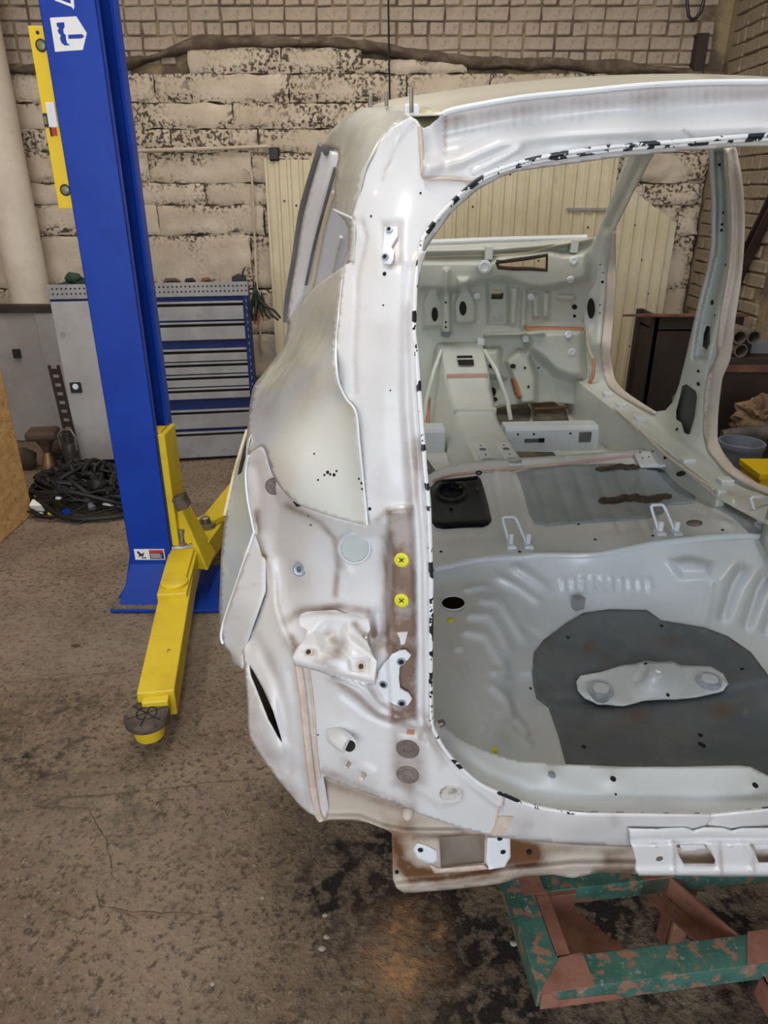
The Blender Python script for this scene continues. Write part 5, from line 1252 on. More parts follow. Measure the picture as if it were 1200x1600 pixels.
# ------------------------------------------------------------------ blue two-post lift with yellow arms
LX, LY = -.925, 2.75                     # front inner corner of the column
LIFT = empty('vehicle_lift', (LX, LY, 0), 0, 'blue lift post with yellow carriage and swing arms', 'lift')
W, D, HT = .185, .20, 3.25
mb = MB()
mb.box(-W, 0, 0, .008, .02, HT); mb.box(-W, -W + .008, 0, D, .02, HT); mb.box(-W, 0, D - .008, D, .02, HT)
mb.box(-.008, 0, 0, .035, .02, HT)
COLM = mb.build('post', M_blue, LIFT, bevel=.004)
MB().box(-.008, .012, D - .05, D + .004, .62, HT).build('far_guide', M_blue, LIFT, bevel=.004)
MB().box(-.10, -.06, D - .03, D - .012, .05, HT).build('inner_rail', M_darksteel, LIFT)
# lifting chain inside the post
mb = MB()
for k in range(46):
    zz = .7 + k * .05
    mb.box(-.045, -.03, .06, .075 + (.006 if k % 2 else 0), zz, zz + .036)
mb.build('lifting_chain', M_darksteel, LIFT)
mb = MB(); mb.box(-W - .09, .36, -.09, D + .12, 0, .016); BP = mb.build('base_plate', M_blue, LIFT, bevel=.003)
MB().box(-W - .085, .02, -.085, .0, .0165, .0185).build('base_dust', M_floor, LIFT)
for s in (0,):
    MB().prism([(-W, .014), (-W - .06, .014), (-W, .24)], (0, .004, 0), (1, 0, 0), (0, 0, 1), -.010).build('gusset', M_blue, LIFT)
    MB().add([(-W - .06, -.055, .014), (.0, -.055, .014), (.0, .002, .20), (-W, .002, .20)], [(0, 1, 2, 3)]).build('skirt', M_blue, LIFT)
# warning label near the foot
lab = [at_y(u, v, LY - .001) - Vector((LX, LY, 0)) for u, v in ((209, 858), (255, 851), (257, 874), (211, 878))]
x0, x1 = lab[0].x, lab[1].x; z0_, z1_ = lab[2].z - .002, lab[0].z
LB = MB().box(x0, x1, -.0015, .001, z0_, z1_).build('warning_label', M_white, LIFT)
xm = x0 + (x1 - x0) * .5
MB().box(xm, x1 - .004, -.0022, 0, z0_ + .004, z1_ - .004).build('label_panel', M_black, LB)
MB().box(xm, x1 - .004, -.0030, 0, z1_ - .018, z1_ - .004).build('label_band', mat('red_print', (.55, .03, .03), rough=.6), LB)
mb = MB()
for i in range(4): mb.box(xm + .004, x1 - .012 - .006 * (i % 2), -.0028, 0, z0_ + .010 + i * .006, z0_ + .0122 + i * .006)
mb.build('label_text', M_white, LB)
MB().prism([(x0 + .010, z1_ - .012), (x0 + .020, z1_ - .010), (x0 + .030, z1_ - .024), (x0 + .044, z1_ - .016), (x0 + .036, z1_ - .036), (x0 + .024, z1_ - .034), (x0 + .012, z1_ - .042), (x0 + .02, z1_ - .028)], (0, -.002, 0), (1, 0, 0), (0, 0, 1), -.001).build('label_symbol', M_black, LB)
MB().box(x0 + .028, x0 + .05, -.0025, 0, z0_ + .008, z0_ + .013).build('label_symbol', M_black, LB)
# hammer badge and the start of the lettering above it
def on_post(u, v):
    p = at_y(u, v, LY) - Vector((LX, LY, 0)); return (p.x, p.z)
r1 = lambda k: [on_post(a / 2.667, b / 2.667) for a, b in k]
BG = MB().prism(r1([(208, 74), (318, 68), (362, 138), (345, 208), (230, 216)]), (0, -.0006, 0), (1, 0, 0), (0, 0, 1), -.001).build('badge', M_white, LIFT, label='white hammer emblem on the blue post')
def on_badge(k): return r1(k)
MB().prism(on_badge([(236, 95), (268, 93), (270, 112), (264, 122), (266, 138), (274, 146), (276, 164), (280, 180), (294, 188), (270, 190), (256, 178), (250, 160), (254, 148), (246, 140), (240, 128), (246, 118), (238, 110)]), (0, -.0010, 0), (1, 0, 0), (0, 0, 1), -.0012).build('hammer_print', M_blue, BG)
MB().prism(on_badge([(284, 145), (342, 142), (352, 152), (340, 160), (286, 162)]), (0, -.0010, 0), (1, 0, 0), (0, 0, 1), -.0012).build('hammer_print', M_blue, BG)
MB().prism(r1([(228, 2), (300, 30), (306, 40), (310, 30), (304, -40), (288, -40), (296, 16), (232, -8)]), (0, -.0006, 0), (1, 0, 0), (0, 0, 1), -.001).build('lettering', M_white, LIFT)
MB().prism(r1([(262, -10), (280, 0), (276, -40), (264, -40)]), (0, -.0006, 0), (1, 0, 0), (0, 0, 1), -.001).build('lettering', M_white, LIFT)
# yellow carriage
CAR_Y = MB()
CAR_Y.box(-.06, .012, .05, D - .05, .16, .78); CAR_Y.box(.0, .03, .02, D - .02, .16, .78)
CG = CAR_Y.build('carriage', M_yel, LIFT, bevel=.004)
MB().add([(.03, .03, .16), (.15, .0, .16), (.15, .17, .16), (.03, .17, .16), (.03, .05, .48), (.06, .05, .42), (.06, .15, .42), (.03, .15, .48)], [(0, 1, 5, 4), (1, 2, 6, 5), (2, 3, 7, 6), (4, 5, 6, 7), (0, 3, 2, 1), (0, 4, 7, 3)]).build('carriage_block', M_yel, CG, bevel=.006)
bx = at_y(284, 784, LY + .02) - Vector((LX, LY, 0))
MB().box(-.026, .026, -.03, .03, -.028, .03, Matrix.Translation(bx) @ Matrix.Rotation(-.35, 4, 'Y')).build('rubber_stop', M_rubber, CG, bevel=.004)
MB().box(-.02, .06, -.02, .10, .135, .165, Matrix.Translation((.03, .02, 0))).build('arm_bracket', M_yel, CG, bevel=.004)
def arm(name, p, q, w0, w1, zt0, zt1, th, label=None):
    d = (q - p); L_ = d.length; d.normalize(); s = Vector((-d.y, d.x, 0))
    vs = []
    for c_, w_, zt in ((p, w0, zt0), (q, w1, zt1)):
        for a_, z_ in ((-1, zt - th), (1, zt - th), (1, zt), (-1, zt)):
            vs.append((c_.x + s.x * w_ * a_, c_.y + s.y * w_ * a_, z_))
    return MB().add(vs, [(0, 1, 5, 4), (1, 2, 6, 5), (2, 3, 7, 6), (3, 0, 4, 7), (0, 3, 2, 1), (4, 5, 6, 7)]).build(name, M_yel, LIFT, bevel=.004, label=label)
def L2(u, v, z): 
    p = at_z(u, v, z) - Vector((LX, LY, 0)); return Vector((p.x, p.y, 0))
PIV = L2(287, 862, .235)
PADC = L2(228, 1108, .165)
dirn = (PADC - PIV).normalized()
END = L2(243, 1083, .18)
ARM = arm('swing_arm', PIV + dirn * -.04, PIV + dirn * .36, .062, .058, .245, .232, .12, 'yellow telescoping swing arm')
A2 = arm('arm_extension', PIV + dirn * .16, END, .060, .060, .222, .185, .10)
A2.parent = ARM
A3 = arm('arm_inner', END + dirn * -.02, END + dirn * .03, .042, .042, .172, .168, .07); A3.parent = ARM
SL = arm('arm_sleeve', PIV + dirn * .0, PIV + dirn * .27, .050, .046, .262, .250, .03); SL.parent = ARM
MB().lathe((PIV.x + dirn.x * .28, PIV.y + dirn.y * .28, .20), (0, 0, 1), [(.055, 0), (.055, .045), (.048, .05)], 20).build('sleeve_cap', M_yel, ARM, smooth=True)
PD = MB().lathe((PADC.x, PADC.y, .062), (0, 0, 1), [(.046, 0), (.05, .02), (.05, .043)], 28).build('pad_holder', M_yel, ARM, smooth=True)
MB().lathe((PADC.x, PADC.y, .105), (0, 0, 1), [(.052, 0), (.052, .012)], 28).build('pad_collar', M_steel, ARM, smooth=True)
RP = MB().lathe((PADC.x, PADC.y, .116), (0, 0, 1), [(.066, 0), (.071, .006), (.072, .026), (.068, .033)], 32).build('rubber_pad', M_rubber, ARM, smooth=True)
mb = MB()
for a_ in (.5, 1.55, 2.6):
    dx, dy = math.cos(a_) * .062, math.sin(a_) * .062
    mb.tube([(PADC.x - dx, PADC.y - dy, .1485), (PADC.x + dx, PADC.y + dy, .1485)], .003, 6)
mb.tube([(PADC.x + .032 * math.cos(k * .393), PADC.y + .032 * math.sin(k * .393), .1485) for k in range(17)], .003, 6)
mb.build('pad_tread', M_black, RP)
mb = MB(); mb.lathe((PIV.x, PIV.y, .23), (0, 0, 1), [(.022, 0), (.022, .05), (.012, .055), (.012, .10), (.016, .10), (.016, .115)], 14)
mb.tube([(PIV.x - .055, PIV.y - .02, .262), (PIV.x + .055, PIV.y + .0, .262)], .014, 10)
mb.build('arm_pin', M_steel, ARM, smooth=True)
PIV2 = L2(322, 822, .235); Q2 = L2(352, 790, .20) ; d2 = (Q2 - PIV2).normalized()
B1 = arm('swing_arm', PIV2 - d2 * .16, PIV2 + d2 * .75, .062, .055, .235, .20, .11, 'yellow swing arm reaching in under the shell')
MB().lathe((PIV2.x, PIV2.y, .22), (0, 0, 1), [(.045, 0), (.045, .028), (.024, .032), (.022, .06), (.014, .065)], 18).build('arm_pin', M_steel, B1, smooth=True)
mb = MB(); mb.box(-.012, .012, -.06, .06, .232, .262, Matrix.Translation((PIV2.x - .05, PIV2.y + .02, 0)) @ Matrix.Rotation(-.6, 4, 'Z')); mb.box(-.012, .012, -.05, .05, .232, .262, Matrix.Translation((PIV2.x + .05, PIV2.y + .05, 0)) @ Matrix.Rotation(-.6, 4, 'Z'))
mb.build('arm_lug', M_yel, B1, bevel=.003)

# ------------------------------------------------------------------ yellow spirit level hanging beside the post
def lv(u, v): return at_y(u, v, 2.86)
pA, pB, pC = lv(43, 40), lv(92, 326), lv(61, 38)
LVL = empty('spirit_level', lv(92, 326), 0, 'yellow spirit level hanging upright beside the blue lift post', 'spirit level')
b0 = LVL.location
hgt = pA.z - pB.z
shear = (pA.x - pB.x)
def lvp(s, z): return Vector((shear * z / hgt + s, 0, z))
def lbox(s0, s1, z0, z1, y0, y1):
    vs = [lvp(s, z) + Vector((0, y, 0)) for s in (s0, s1) for y in (y0, y1) for z in (z0, z1)]
    return MB().add(vs, [(0, 1, 3, 2), (4, 6, 7, 5), (0, 4, 5, 1), (2, 3, 7, 6), (0, 2, 6, 4), (1, 5, 7, 3)])
lbox(0, .062, 0, hgt, 0, .025).build('body', M_yel2, LVL, bevel=.002)
zof = lambda v: lv(70, v).z - pB.z
M_vial = mat('green_vial', (.20, .22, .08), rough=.2)
for v in (71, 297):
    p = lvp(.036, zof(v))
    MB().lathe(p + Vector((0, .002, 0)), (0, -1, 0), [(.020, 0), (.020, .004), (.016, .005)], 20).build('vial_ring', M_black, LVL, smooth=True)
    MB().lathe(p + Vector((0, -.001, 0)), (0, -1, 0), [(.014, 0), (.014, .004), (.005, .006)], 16).build('vial', M_vial, LVL, smooth=True)
MB().lathe(lvp(.030, zof(51)) + Vector((0, .002, 0)), (0, -1, 0), [(.006, 0), (.006, .003)], 12).build('hanging_hole', M_black, LVL)
lbox(.0, .018, zof(199), zof(177), -.003, .01).build('centre_vial_frame', M_black, LVL)
lbox(.002, .013, zof(194), zof(182), -.005, .01).build('centre_vial', M_vial, LVL)
lbox(.016, .048, zof(199), zof(160), -.004, .0).build('sticker', M_white, LVL, bevel=.002)
lbox(.020, .040, zof(212), zof(200), -.003, .0).build('label_box', mat('red_print', (.55, .03, .03)), LVL)
lbox(.016, .024, zof(213), zof(199), -.004, .0).build('label_box', M_black, LVL)
lbox(.062, .10, zof(160), zof(150), .0, .02).build('hook', M_steel, LVL)

# ------------------------------------------------------------------ tool cabinets
CYAW = math.radians(9)
cab0 = Vector((-2.05, 4.50, 0))
cdx = Vector((math.cos(CYAW), math.sin(CYAW), 0))
def cab_z(v, u):
    """height of a photo row on the cabinet front"""
    d = ray(u, v); n = Vector((-math.sin(CYAW), math.cos(CYAW), 0))
    t = n.dot(cab0) / (d[0] * n.x + d[1] * n.y); return CAMH + d[2] * t
def cab_x(u, v):
    d = ray(u, v); n = Vector((-math.sin(CYAW), math.cos(CYAW), 0))
    t = n.dot(cab0) / (d[0] * n.x + d[1] * n.y); return (Vector((d[0] * t, d[1] * t, 0)) - cab0).dot(cdx)
xr = cab_x(388, 470)
xm_ = xr * .5
TOPZ = cab_z(463, 316); RAILZ = cab_z(441, 316)
def cabinet(name, x0, x1, label):
    c = empty(name, cab0 + cdx * x0, CYAW, label, 'cabinet')
    w = x1 - x0
    mb = MB(); mb.box(0, w, .012, .55, .04, TOPZ); mb.box(.03, w - .03, .03, .5, 0, .04)
    mb.build('body', M_blue2, c, bevel=.004)
    rl = MB().box(-.004, w + .004, -.006, .010, TOPZ, RAILZ).build('perforated_rail', M_grey, c, bevel=.002)
    mb = MB()
    nh = int(w / .0265)
    for r_ in (0, 1):
        for i in range(nh):
            xx = .03 + i * .0265; zz = TOPZ + (RAILZ - TOPZ) * (.36 + .36 * r_)
            mb.lathe((xx, -.0045, zz), (0, -1, 0), [(.0058, 0), (.0058, .0025)], 8)
    o = mb.build('rail_holes', M_dark, rl)
    o['kind'] = 'stuff'
    return c, w
c1, w1_ = cabinet('tool_cabinet', 0, xm_ - .004, 'workshop cabinet with a single pale door and black lock, left of the blue post')
dz0, dz1 = .035, TOPZ - .015
DR = MB().box(.004, w1_ - .006, -.006, .014, dz0, dz1).build('door', M_door, c1, bevel=.003)
lx = cab_x(119, 605); lz = cab_z(605, 119)
LK = MB().box(lx - .035, lx + .035, -.014, -.004, lz - .035, lz + .035).build('lock', M_black, DR, bevel=.010)
MB().lathe((lx, -.013, lz + .008), (0, -1, 0), [(.018, 0), (.018, .004), (.008, .005)], 16).build('lock_barrel', M_plate, LK, smooth=True)
MB().box(lx - .008, lx + .008, -.019, -.012, lz - .012, lz + .025).build('key', M_plate, LK, bevel=.003)
c2_, w2_ = cabinet('tool_cabinet', xm_ + .004, xr, 'workshop cabinet with a stack of grey drawers, right of the blue post')
rows = [(471, 500), (503, 531), (545, 564), (566, 584), (586, 604), (606, 623), (640, 669), (674, 714)]
for a_, b_ in rows:
    z1_, z0_ = cab_z(a_, 316), cab_z(b_, 316)
    dr = MB().box(.006, w2_ - .035, -.008, .012, z0_, z1_ - .030).build('drawer', M_grey, c2_, bevel=.003)
    MB().box(.006, w2_ - .035, -.012, .012, z1_ - .012, z1_).build('drawer_lip', M_grey, dr, bevel=.003)
    MB().box(.006, w2_ - .035, .004, .016, z1_ - .030, z1_ - .012).build('handle_gap', M_dark, dr)
mb = MB(); mb.box(w2_ - .034, w2_ - .002, -.006, .012, .04, TOPZ)
ps = mb.build('slotted_post', M_blue2, c2_, bevel=.002)
mb = MB()
for i in range(22): mb.box(w2_ - .016, w2_ - .012, -.008, -.004, .10 + i * .045, .118 + i * .045)
mb.build('post_slots', M_grey, ps)['kind'] = 'stuff'

# small things on the cabinets
def blob(name, parent, loc, size, m, seed, squash=(1, 1, 1)):
    r = random.Random(seed)
    bm = bmesh.new(); bmesh.ops.create_icosphere(bm, subdivisions=2, radius=1)
    for v in bm.verts:
        k = 1 + .35 * noise.noise(v.co * 1.7 + Vector((seed, 0, 0)))
        v.co = Vector((v.co.x * squash[0] * size * k, v.co.y * squash[1] * size * k, v.co.z * squash[2] * size * k)) + Vector(loc)
    me = bpy.data.meshes.new(name); bm.to_mesh(me); bm.free()
    return link(name, me, m, parent, smooth=True)
def on_cab(u, v, dy=.06):
    p = cab0 + cdx * cab_x(u, v) + Vector((-math.sin(CYAW), math.cos(CYAW), 0)) * dy
    return p
M_gg = mat('green_glove', (.025, .06, .03), (.01, .025, .015), 12, rough=.8)
g = on_cab(108, 450, .14); g.z = TOPZ
GLV = empty('work_glove', g, 0, 'crumpled dark green work gloves on top of the single-door cabinet', 'gloves')
for i, (dx, dz, s) in enumerate(((-.05, .05, .05), (.03, .07, .055), (.0, .11, .045), (.07, .04, .04), (-.08, .02, .03))): blob('glove_lobe' if i else 'glove', GLV, (dx, .02 * (i % 2), dz), s, M_gg, i, (1.2, .8, .8))
blob('glove_cuff', GLV, (.07, -.03, .05), .022, M_white, 9); blob('glove_cuff', GLV, (-.085, -.03, .03), .018, M_orange, 11)
for i, (u, w_, c_) in enumerate(((266, .06, M_brown), (296, .035, M_darksteel), (322, .035, M_rust))):
    p = on_cab(u, 448); p.z = RAILZ - .035
    t = empty('hand_tool', p, CYAW, ('dark rusty tool head lying behind the perforated rail, longest of three', 'dark flat tool lying behind the perforated rail beside the longest one', 'small rusty tool tip showing above the perforated rail')[i], 'tool')
    MB().tube([(-w_, 0, .0), (-w_ * .4, 0, .042), (w_ * .5, 0, .044), (w_, 0, .03)], [.012, .016, .014, .008], 8).build('head', c_, t, smooth=True)
    MB().tube([(0, 0, .03), (0, .1, -.03)], .008, 6).build('shank', M_darksteel, t, smooth=True)
p = on_cab(373, 440); p.z = RAILZ - .01
t = empty('black_clamp', p, CYAW, 'small black clamp standing on the corner of the perforated rail', 'clamp')
MB().prism([(-.045, 0), (.05, 0), (.042, .04), (-.005, .048), (-.045, .03)], (0, 0, 0), (1, 0, 0), (0, 0, 1), -.05).build('jaw', M_black, t, bevel=.004)
MB().tube([(.02, .0, .03), (.035, .01, .075)], .006, 6).build('screw', M_black, t, smooth=True)
# bunch of pliers hanging from the side of the drawer cabinet
for i, (u, v, c_, a_) in enumerate(((398, 460, M_gg, -.1), (405, 470, M_gg, .15), (411, 478, M_orange, .05), (402, 486, M_orange, -.08), (416, 480, M_darksteel, .5), (408, 476, M_gg, .35), (396, 478, M_darksteel, -.02))):
    p = on_cab(u, v, .03 + .05 * (i % 4)); p.z = cab_z(v, u) 
    names = ['green-handled pliers hanging highest on the side of the drawer cabinet', 'green-handled pliers hanging beside the drawer cabinet, tilted toward the wall', 'orange-handled pliers hanging lowest on the side of the drawer cabinet', 'orange-handled cutters hanging close to the side of the drawer cabinet', 'dark steel snips sticking out sideways toward the cladding', 'green-handled snips leaning out from the bunch toward the cladding', 'dark steel pincers hanging hard against the drawer cabinet']
    t = empty('pliers', p, 0, names[i], 'pliers', 'pliers hanging on the drawer cabinet')
    R_ = Matrix.Rotation(-a_ * 1.6, 4, 'Y')
    for s in (-1, 1):
        MB().tube([R_ @ Vector((s * .002, 0, .0)), R_ @ Vector((s * .016, 0, -.05)), R_ @ Vector((s * .010, 0, -.115))], [.006, .009, .007], 8).build('handle', c_, t, smooth=True)
    MB().tube([R_ @ Vector((0, 0, -.005)), R_ @ Vector((0, 0, .03)), R_ @ Vector((0, 0, .075))], [.014, .012, .003], 8).build('jaw', M_darksteel if c_ is not M_gg else M_gg, t, smooth=True)

# ------------------------------------------------------------------ left corner: board, lamp, rail, jack, harness
OB = empty('osb_board', (-2.02, 3.72, 0), 0, 'tall sheet of tan strand board standing on edge in the left corner', 'board')
mb = MB(); mb.box(-.014, 0, -1.9, .0, 0, 1.28); mb.build('panel', M_osb, OB)
mb = MB(); mb.box(-.0142, .0003, -.0002, .0015, 0, 1.28); mb.build('board_edge', M_osbedge, OB)
mb = MB(); mb.box(-.12, -.014, .0, .03, 0, 1.35); mb.build('backing_post', M_darksteel, OB)
p = at_z(80, 735, 0)
LM = empty('brass_lamp', p, 0, 'old brown cone-footed brass stand on the floor by the pipe', 'stand')
MB().lathe((0, 0, 0), (0, 0, 1), [(.062, 0), (.056, .02), (.03, .11), (.022, .13)], 20).build('cone_foot', M_brass, LM, smooth=True)
MB().lathe((0, 0, .128), (0, 0, 1), [(.022, 0), (.04, .05), (.075, .11)], 16).build('bowl', M_brown, LM, smooth=True)
MB().box(-.10, .09, -.08, .08, .225, .285, Matrix.Rotation(.2, 4, 'Z')).build('top_block', M_brown, LM, bevel=.02)
for i, (dx, dy, s) in enumerate(((-.20, .05, .085), (-.02, .26, .09))):
    b_ = blob('rag', None, (0, 0, 0), s, M_brown, 30 + i, (1.1, .9, .9)); b_.location = p + Vector((dx, dy, s * .75)); tag(b_, ('lump of dark rag beside the brass stand, next to the board', 'larger lump of dark rag right behind the brass stand')[i], 'rag', 'rags around the brass stand')
pt, pb = at_y(92, 570, 4.55), at_y(113, 690, 4.42)
RL = empty('slotted_rail', (pb.x - .03, 4.44, 0), 0, 'black slotted steel rail leaning on the wall beside the pale cabinet door', 'rail')
top = Vector((pt.x - pb.x, .09, pt.z)); bot = Vector((.02, 0, .0))
ax_ = (top - bot).normalized()
mb = MB(); sx = Vector((1, 0, 0))
for s in (-.035, .022):
    a0 = bot + sx * s; a1 = top + sx * s
    mb.add([a0, a0 + sx * .016, a1 + sx * .016, a1, a0 + Vector((0, .01, 0)), a0 + sx * .016 + Vector((0, .01, 0)), a1 + sx * .016 + Vector((0, .01, 0)), a1 + Vector((0, .01, 0))], [(0, 1, 2, 3), (4, 7, 6, 5), (0, 4, 5, 1), (1, 5, 6, 2), (2, 6, 7, 3), (3, 7, 4, 0)])
mb.build('side_strip', M_darksteel, RL)
for i in range(12):
    c_ = bot + (top - bot) * (i + .3) / 12
    mb = MB(); mb.box(-.035, .036, .0, .008, -.018, .018, Matrix.Translation(c_)); mb.build('rung', M_darksteel, RL)
p = at_z(117, 738, 0)
JK = empty('bottle_jack', p, 0, 'grimy black bottle jack standing against the pale cabinet door', 'jack')
MB().box(-.062, .062, -.05, .05, 0, .03).build('foot', M_black, JK, bevel=.006)
MB().lathe((0, 0, .03), (0, 0, 1), [(.052, 0), (.052, .16), (.045, .175), (.03, .18), (.03, .23), (.035, .235), (.035, .25)], 20).build('cylinder', mat('grimy_black', (.03, .028, .027), (.16, .15, .15), 8, .55, .7, rough=.4), JK, smooth=True)
MB().tube([(-.045, -.02, .17), (-.055, -.02, .26), (-.02, -.02, .30), (.035, -.02, .30), (.055, -.02, .25), (.048, -.02, .16)], .008, 8).build('handle_loop', M_steel, JK, smooth=True)
MB().tube([(-.055, -.03, .02), (-.055, -.03, .12)], .014, 8).build('pump', M_black, JK, smooth=True)
# heap of wiring harness
p = at_z(135, 785, 0)
HN = empty('wiring_harness', p, 0, 'tangled heap of black wiring harness with white connectors on the floor', 'harness')
r_ = random.Random(5)
M_hn = mat('black_harness_tape', (.006, .006, .007), (.014, .013, .013), 9, rough=.5, spec=.35)
def hh(x, y): return .25 * max(0, 1 - (x / .36) ** 2 - (y / .26) ** 2) ** .7
for k in range(44):
    a_ = r_.uniform(0, 6.28); R1 = r_.uniform(.10, .33); pts = []
    cx_, cy_ = r_.uniform(-.12, .12), r_.uniform(-.08, .08)
    for i in range(10):
        t_ = a_ + i * r_.uniform(.4, .75)
        x_, y_ = max(-.27, cx_ + R1 * math.cos(t_)), cy_ + R1 * .65 * math.sin(t_)
        pts.append((x_, y_, .02 + hh(x_, y_) * r_.uniform(.5, 1.0)))
    MB().tube(spline(pts, 3), r_.choice((.005, .007, .010, .016)), 7).build('cable', M_hn, HN, smooth=True)
for i in range(9):
    x_, y_ = r_.uniform(-.24, .24), r_.uniform(-.15, .12)
    blob('taped_bundle', HN, (x_, y_, .05 + hh(x_, y_) * .6), r_.uniform(.035, .06), M_hn, 50 + i, (1.2, 1, .8))
for i, (x_, y_, z_, s, m_) in enumerate(((-.20, -.17, .055, .036, M_white), (-.235, -.02, .10, .030, M_white), (-.07, -.17, .10, .022, M_white), (.0, -.12, .15, .024, M_white), (.19, -.14, .06, .026, M_white), (.19, -.08, .10, .024, M_white), (-.02, .02, .22, .014, M_white), (.0, .02, .225, .013, M_white), (-.02, -.22, .03, .026, M_blue), (-.11, -.22, .03, .016, M_plug), (.12, -.05, .18, .016, M_white), (.10, .06, .2, .014, M_white))):
    MB().box(-s, s, -s * .7, s * .7, -s * .7, s * .7, Matrix.Translation((x_, y_, z_)) @ Matrix.Rotation(i * .7, 4, 'Z') @ Matrix.Rotation(.4, 4, 'X')).build('connector', m_, HN, bevel=.004)
M_duct = mat('grey_duct', (.20, .20, .21), rough=.5)
for pts, rr in (([(-.25, .10, .09), (-.20, .08, .11), (-.16, .03, .13)], .035), ([(-.13, .02, .15), (-.05, .0, .17), (.0, .05, .17), (.05, .08, .16)], .025), ([(-.26, .0, .06), (-.18, -.04, .08)], .03), ([(-.05, -.1, .11), (.05, -.12, .12), (.12, -.2, .05)], .02)):
    MB().tube(spline(pts, 4), rr, 9).build('grey_sleeve', M_duct, HN, smooth=True)
for i, (u, v) in enumerate(((63, 803),)):
    q = at_z(u, v, .012); b_ = blob('plastic_scrap', None, (0, 0, 0), .018, M_white, 70, (1, 1, .7)); b_.location = q; tag(b_, 'small white plastic scrap on the floor between board and harness', 'scrap')

# ------------------------------------------------------------------ right background: bench, pipes, beam, clutter
tz = at_y(1100, 488, 4.45).z
BN = empty('steel_bench', (1.62, 4.35, 0), 0, 'dark rusty steel bench against the right wall behind the shell', 'bench')
MB().box(-.06, .56, .0, .05, tz - .012, tz).build('top_plate', M_rust, BN)
MB().box(.02, .55, .03, .33, tz - .10, tz - .09).build('inner_shelf', M_darksteel, BN)
MB().prism([(-.19, .012), (-.06, .0), (-.06, .05)], (0, 0, tz - .012), (1, 0, 0), (0, 1, 0), .012).build('plate_tip', M_rust, BN)
MB().box(.02, .55, .03, .05, 0.0, tz - .012).build('front_panel', M_darksteel, BN)
MB().box(.02, .04, .03, .34, 0.0, tz - .012).build('side_panel', M_darksteel, BN)
for x_ in (.0, .51):
    for y_ in (.04, .30): MB().box(x_, x_ + .04, y_, y_ + .04, 0, tz - .012).build('leg', M_darksteel, BN)
for i, (u, v) in enumerate(((1178, 527), (1156, 527), (1158, 548))):
    q = at_y(u, v, 4.02)
    o = MB().lathe((0, 0, 0), (.12, 1, 0.0), [(.047, 0), (.047, .30), (.040, .30), (.040, .01), (.036, .005)], 20)
    o = MB()
    dirp = Vector((-.05, 1, 0)).normalized()
    vs = []; n = 22
    s_ = dirp.cross(Vector((0, 0, 1))).normalized(); w_ = dirp.cross(s_)
    prof = [(.031, .30), (.031, .0), (.0385, .0), (.0385, .30)]
    for r0, h0 in prof:
        for k in range(n):
            a_ = 2 * PI * k / n; vs.append(dirp * h0 + (s_ * math.cos(a_) + w_ * math.sin(a_)) * r0)
    fs = [(j * n + k, j * n + (k + 1) % n, ((j + 1) % 4) * n + (k + 1) % n, ((j + 1) % 4) * n + k) for j in range(4) for k in range(n)]
    o = MB().add(vs, fs).build('steel_pipe', mat('dull_pipe_steel', (.10, .08, .065), (.15, .12, .10), 9, rough=.6), None, smooth=True)
    o.location = q
    tag(o, ('short steel pipe stacked on the crate by the bench, nearest the right wall', 'short steel pipe stacked on the crate by the bench, next to the pillar', 'short rusty steel pipe lowest of the three on the crate')[i], 'pipe', 'pipes beside the bench')
q = at_y(1158, 548, 4.02)
CRT = empty('iron_crate', (q.x + .05, 4.18, 0), 0, 'dark iron crate under the three short pipes', 'crate')
MB().box(-.14, .19, -.16, .16, 0, q.z - .038).build('crate_body', M_darksteel, CRT, bevel=.005)
MB().box(-.145, .195, -.166, -.158, q.z - .12, q.z - .08).build('crate_band', M_rust, CRT)
MB().box(.06, .19, -.05, .16, q.z - .05, q.z + .02).build('crate_lid', mat('grey_lid', (.16, .17, .18), rough=.6), CRT)
ba, bb = at_y(1140, 470, 4.75), at_y(1215, 320, 4.45)
dv = (bb - ba)
BM = empty('rusty_beam', ba - dv * .6, 0, 'rusty brown steel beam leaning diagonally against the right wall', 'beam')
mb = MB(); sx_ = Vector((.080, 0, .050)); sy_ = Vector((0, .04, .0))
f0, f1 = Vector((0, 0, 0)), dv * 2.4
for k0, k1, l0, l1 in ((-1, 1, -1, -.75), (-1, 1, .75, 1), (-.12, .12, -1, 1)):
    vs = [p_ + sx_ * a_ + sy_ * b_ for p_ in (f0, f1) for a_ in (k0, k1) for b_ in (l0, l1)]
    mb.add(vs, [(0, 1, 3, 2), (4, 6, 7, 5), (0, 4, 5, 1), (2, 3, 7, 6), (0, 2, 6, 4), (1, 5, 7, 3)])
mb.build('beam_profile', mat('brown_rusted_beam', (.075, .036, .024), (.045, .022, .016), 6, rough=.85), BM)
q = at_y(1194, 650, 3.75)
SK = empty('crumpled_sack', (q.x + .0, 3.77, 0), 0, 'crumpled brown paper sack on the pile by the right wall', 'sack')
M_sack = mat('brown_sack', (.24, .16, .09), (.16, .10, .055), 6, rough=.85, bump=.4, bscale=14)
bm = bmesh.new(); bmesh.ops.create_icosphere(bm, subdivisions=4, radius=1)
for v_ in bm.verts:
    n_ = noise.fractal(v_.co * 2.2 + Vector((3, 1, 0)), 1, 2, 4)
    v_.co = Vector((v_.co.x * .14, v_.co.y * .12, v_.co.z * .12)) * (1 + .5 * n_) + Vector((0, 0, q.z - .02))
me = bpy.data.meshes.new('sack'); bm.to_mesh(me); bm.free(); link('sack', me, M_sack, SK, smooth=False)
M_pile = M_darksteel
MB().box(-.10, .16, -.14, .14, 0, q.z - .10).build('sack_box', M_pile, SK)
qa, qb = at_y(1128, 682, 3.58), at_y(1208, 676, 3.56)
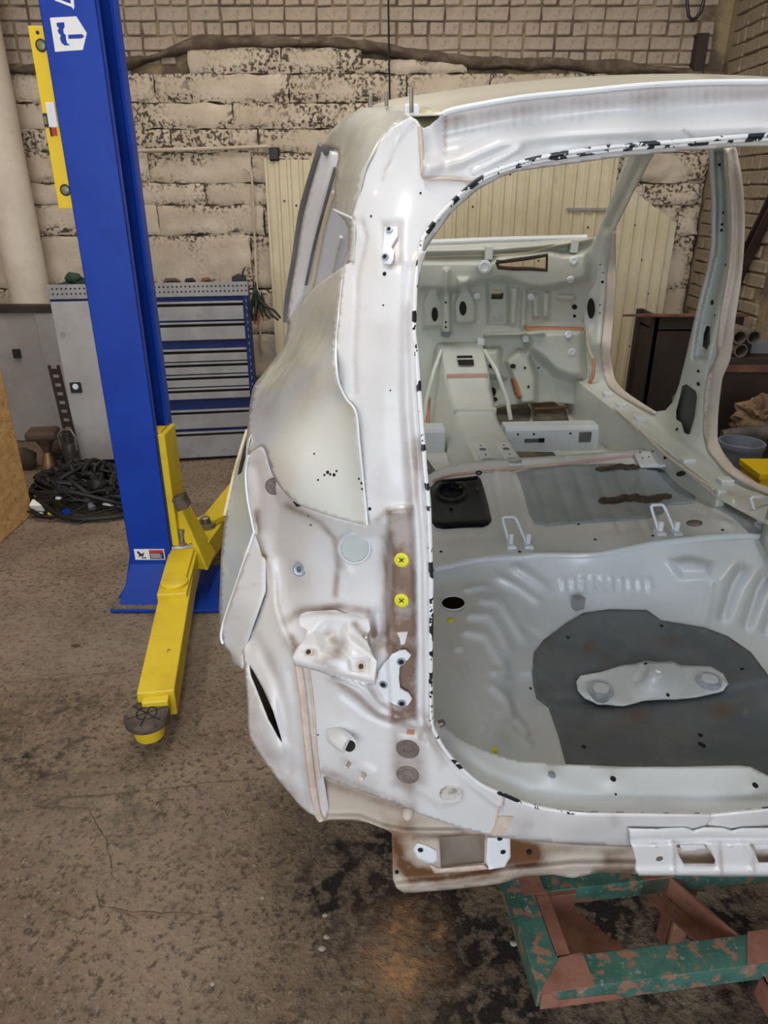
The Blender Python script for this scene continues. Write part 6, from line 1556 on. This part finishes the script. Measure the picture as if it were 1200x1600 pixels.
LG = MB().tube([qa, (qa + qb) / 2 + Vector((0, 0, .008)), qb], [.035, .042, .040], 12).build('rubber_hose', mat('grey_hose', (.06, .055, .05), (.12, .10, .085), 7, rough=.6), None, smooth=True)
tag(LG, 'thick grey hose lying across the clutter behind the rear door opening', 'hose')
qc = at_y(1162, 715, 3.35)
BU = empty('plastic_bucket', (qc.x, 3.40, 0), 0, 'pale blue-grey bucket beside the sill behind the rear door opening', 'bucket')
hb_ = at_y(1162, 690, 3.40).z
MB().lathe((0, 0, 0), (0, 0, 1), [(.085, 0), (.105, hb_ - .02), (.112, hb_ - .02), (.112, hb_), (.10, hb_), (.095, hb_ - .05), (.05, hb_ - .06)], 24).build('pail', mat('pale_bucket', (.19, .21, .26), rough=.45), BU, smooth=True)
MB().tube([(-.108, 0, hb_ - .02), (-.06, -.07, hb_ - .05), (.06, -.07, hb_ - .05), (.108, 0, hb_ - .02)], .004, 6).build('handle', M_darksteel, BU, smooth=True)
qd = at_y(1195, 742, 2.95)
YB = empty('yellow_crate', (qd.x + .06, 3.0, 0), 0, 'bright yellow plastic crate beside the sill at the right', 'crate')
hz_ = at_y(1192, 728, 3.0).z
mb = MB(); mb.box(-.10, .14, -.09, .09, 0, hz_ - .03); mb.build('crate_body', M_yel2, YB, bevel=.006)
MB().box(-.11, .15, -.10, .10, hz_ - .03, hz_).build('crate_rim', M_yel2, YB, bevel=.004)

# ------------------------------------------------------------------ small litter on the concrete
M_chip = mat('pale_chip', (.38, .34, .29), rough=.7)
for i, (u, v, s, lab) in enumerate(((508, 1430, .009, 'small square glass chip on the oily floor left of the trestle'), (803, 1474, .012, 'white paint flake on the floor beside the trestle corner'), (503, 1482, .012, 'pale stone chip at the edge of the oil stain'), (410, 1403, .007, 'tiny white chip on bare concrete below the rear corner'), (332, 1538, .007, 'tiny white chip on the rough concrete far from the shell'), (290, 1140, .004, 'tiny pale grain on the floor by the rubber pad'), (510, 1464, .010, 'pale mortar crumb at the edge of the oil stain'))):
    o = blob('floor_chip', None, (0, 0, 0), s * .7, M_chip, 90 + i, (1.2, .9, .45)); o.location = at_z(u, v, s * .25); tag(o, lab, 'chip', 'chips of litter on the floor')
for i, (u, v, lab) in enumerate(((118, 1008, 'small dark leaf scrap on the pale concrete in front of the lift base'),)):
    o = blob('floor_scrap', None, (0, 0, 0), .012, M_brown, 120, (1.4, .8, .3)); o.location = at_z(u, v, .003); tag(o, lab, 'scrap')
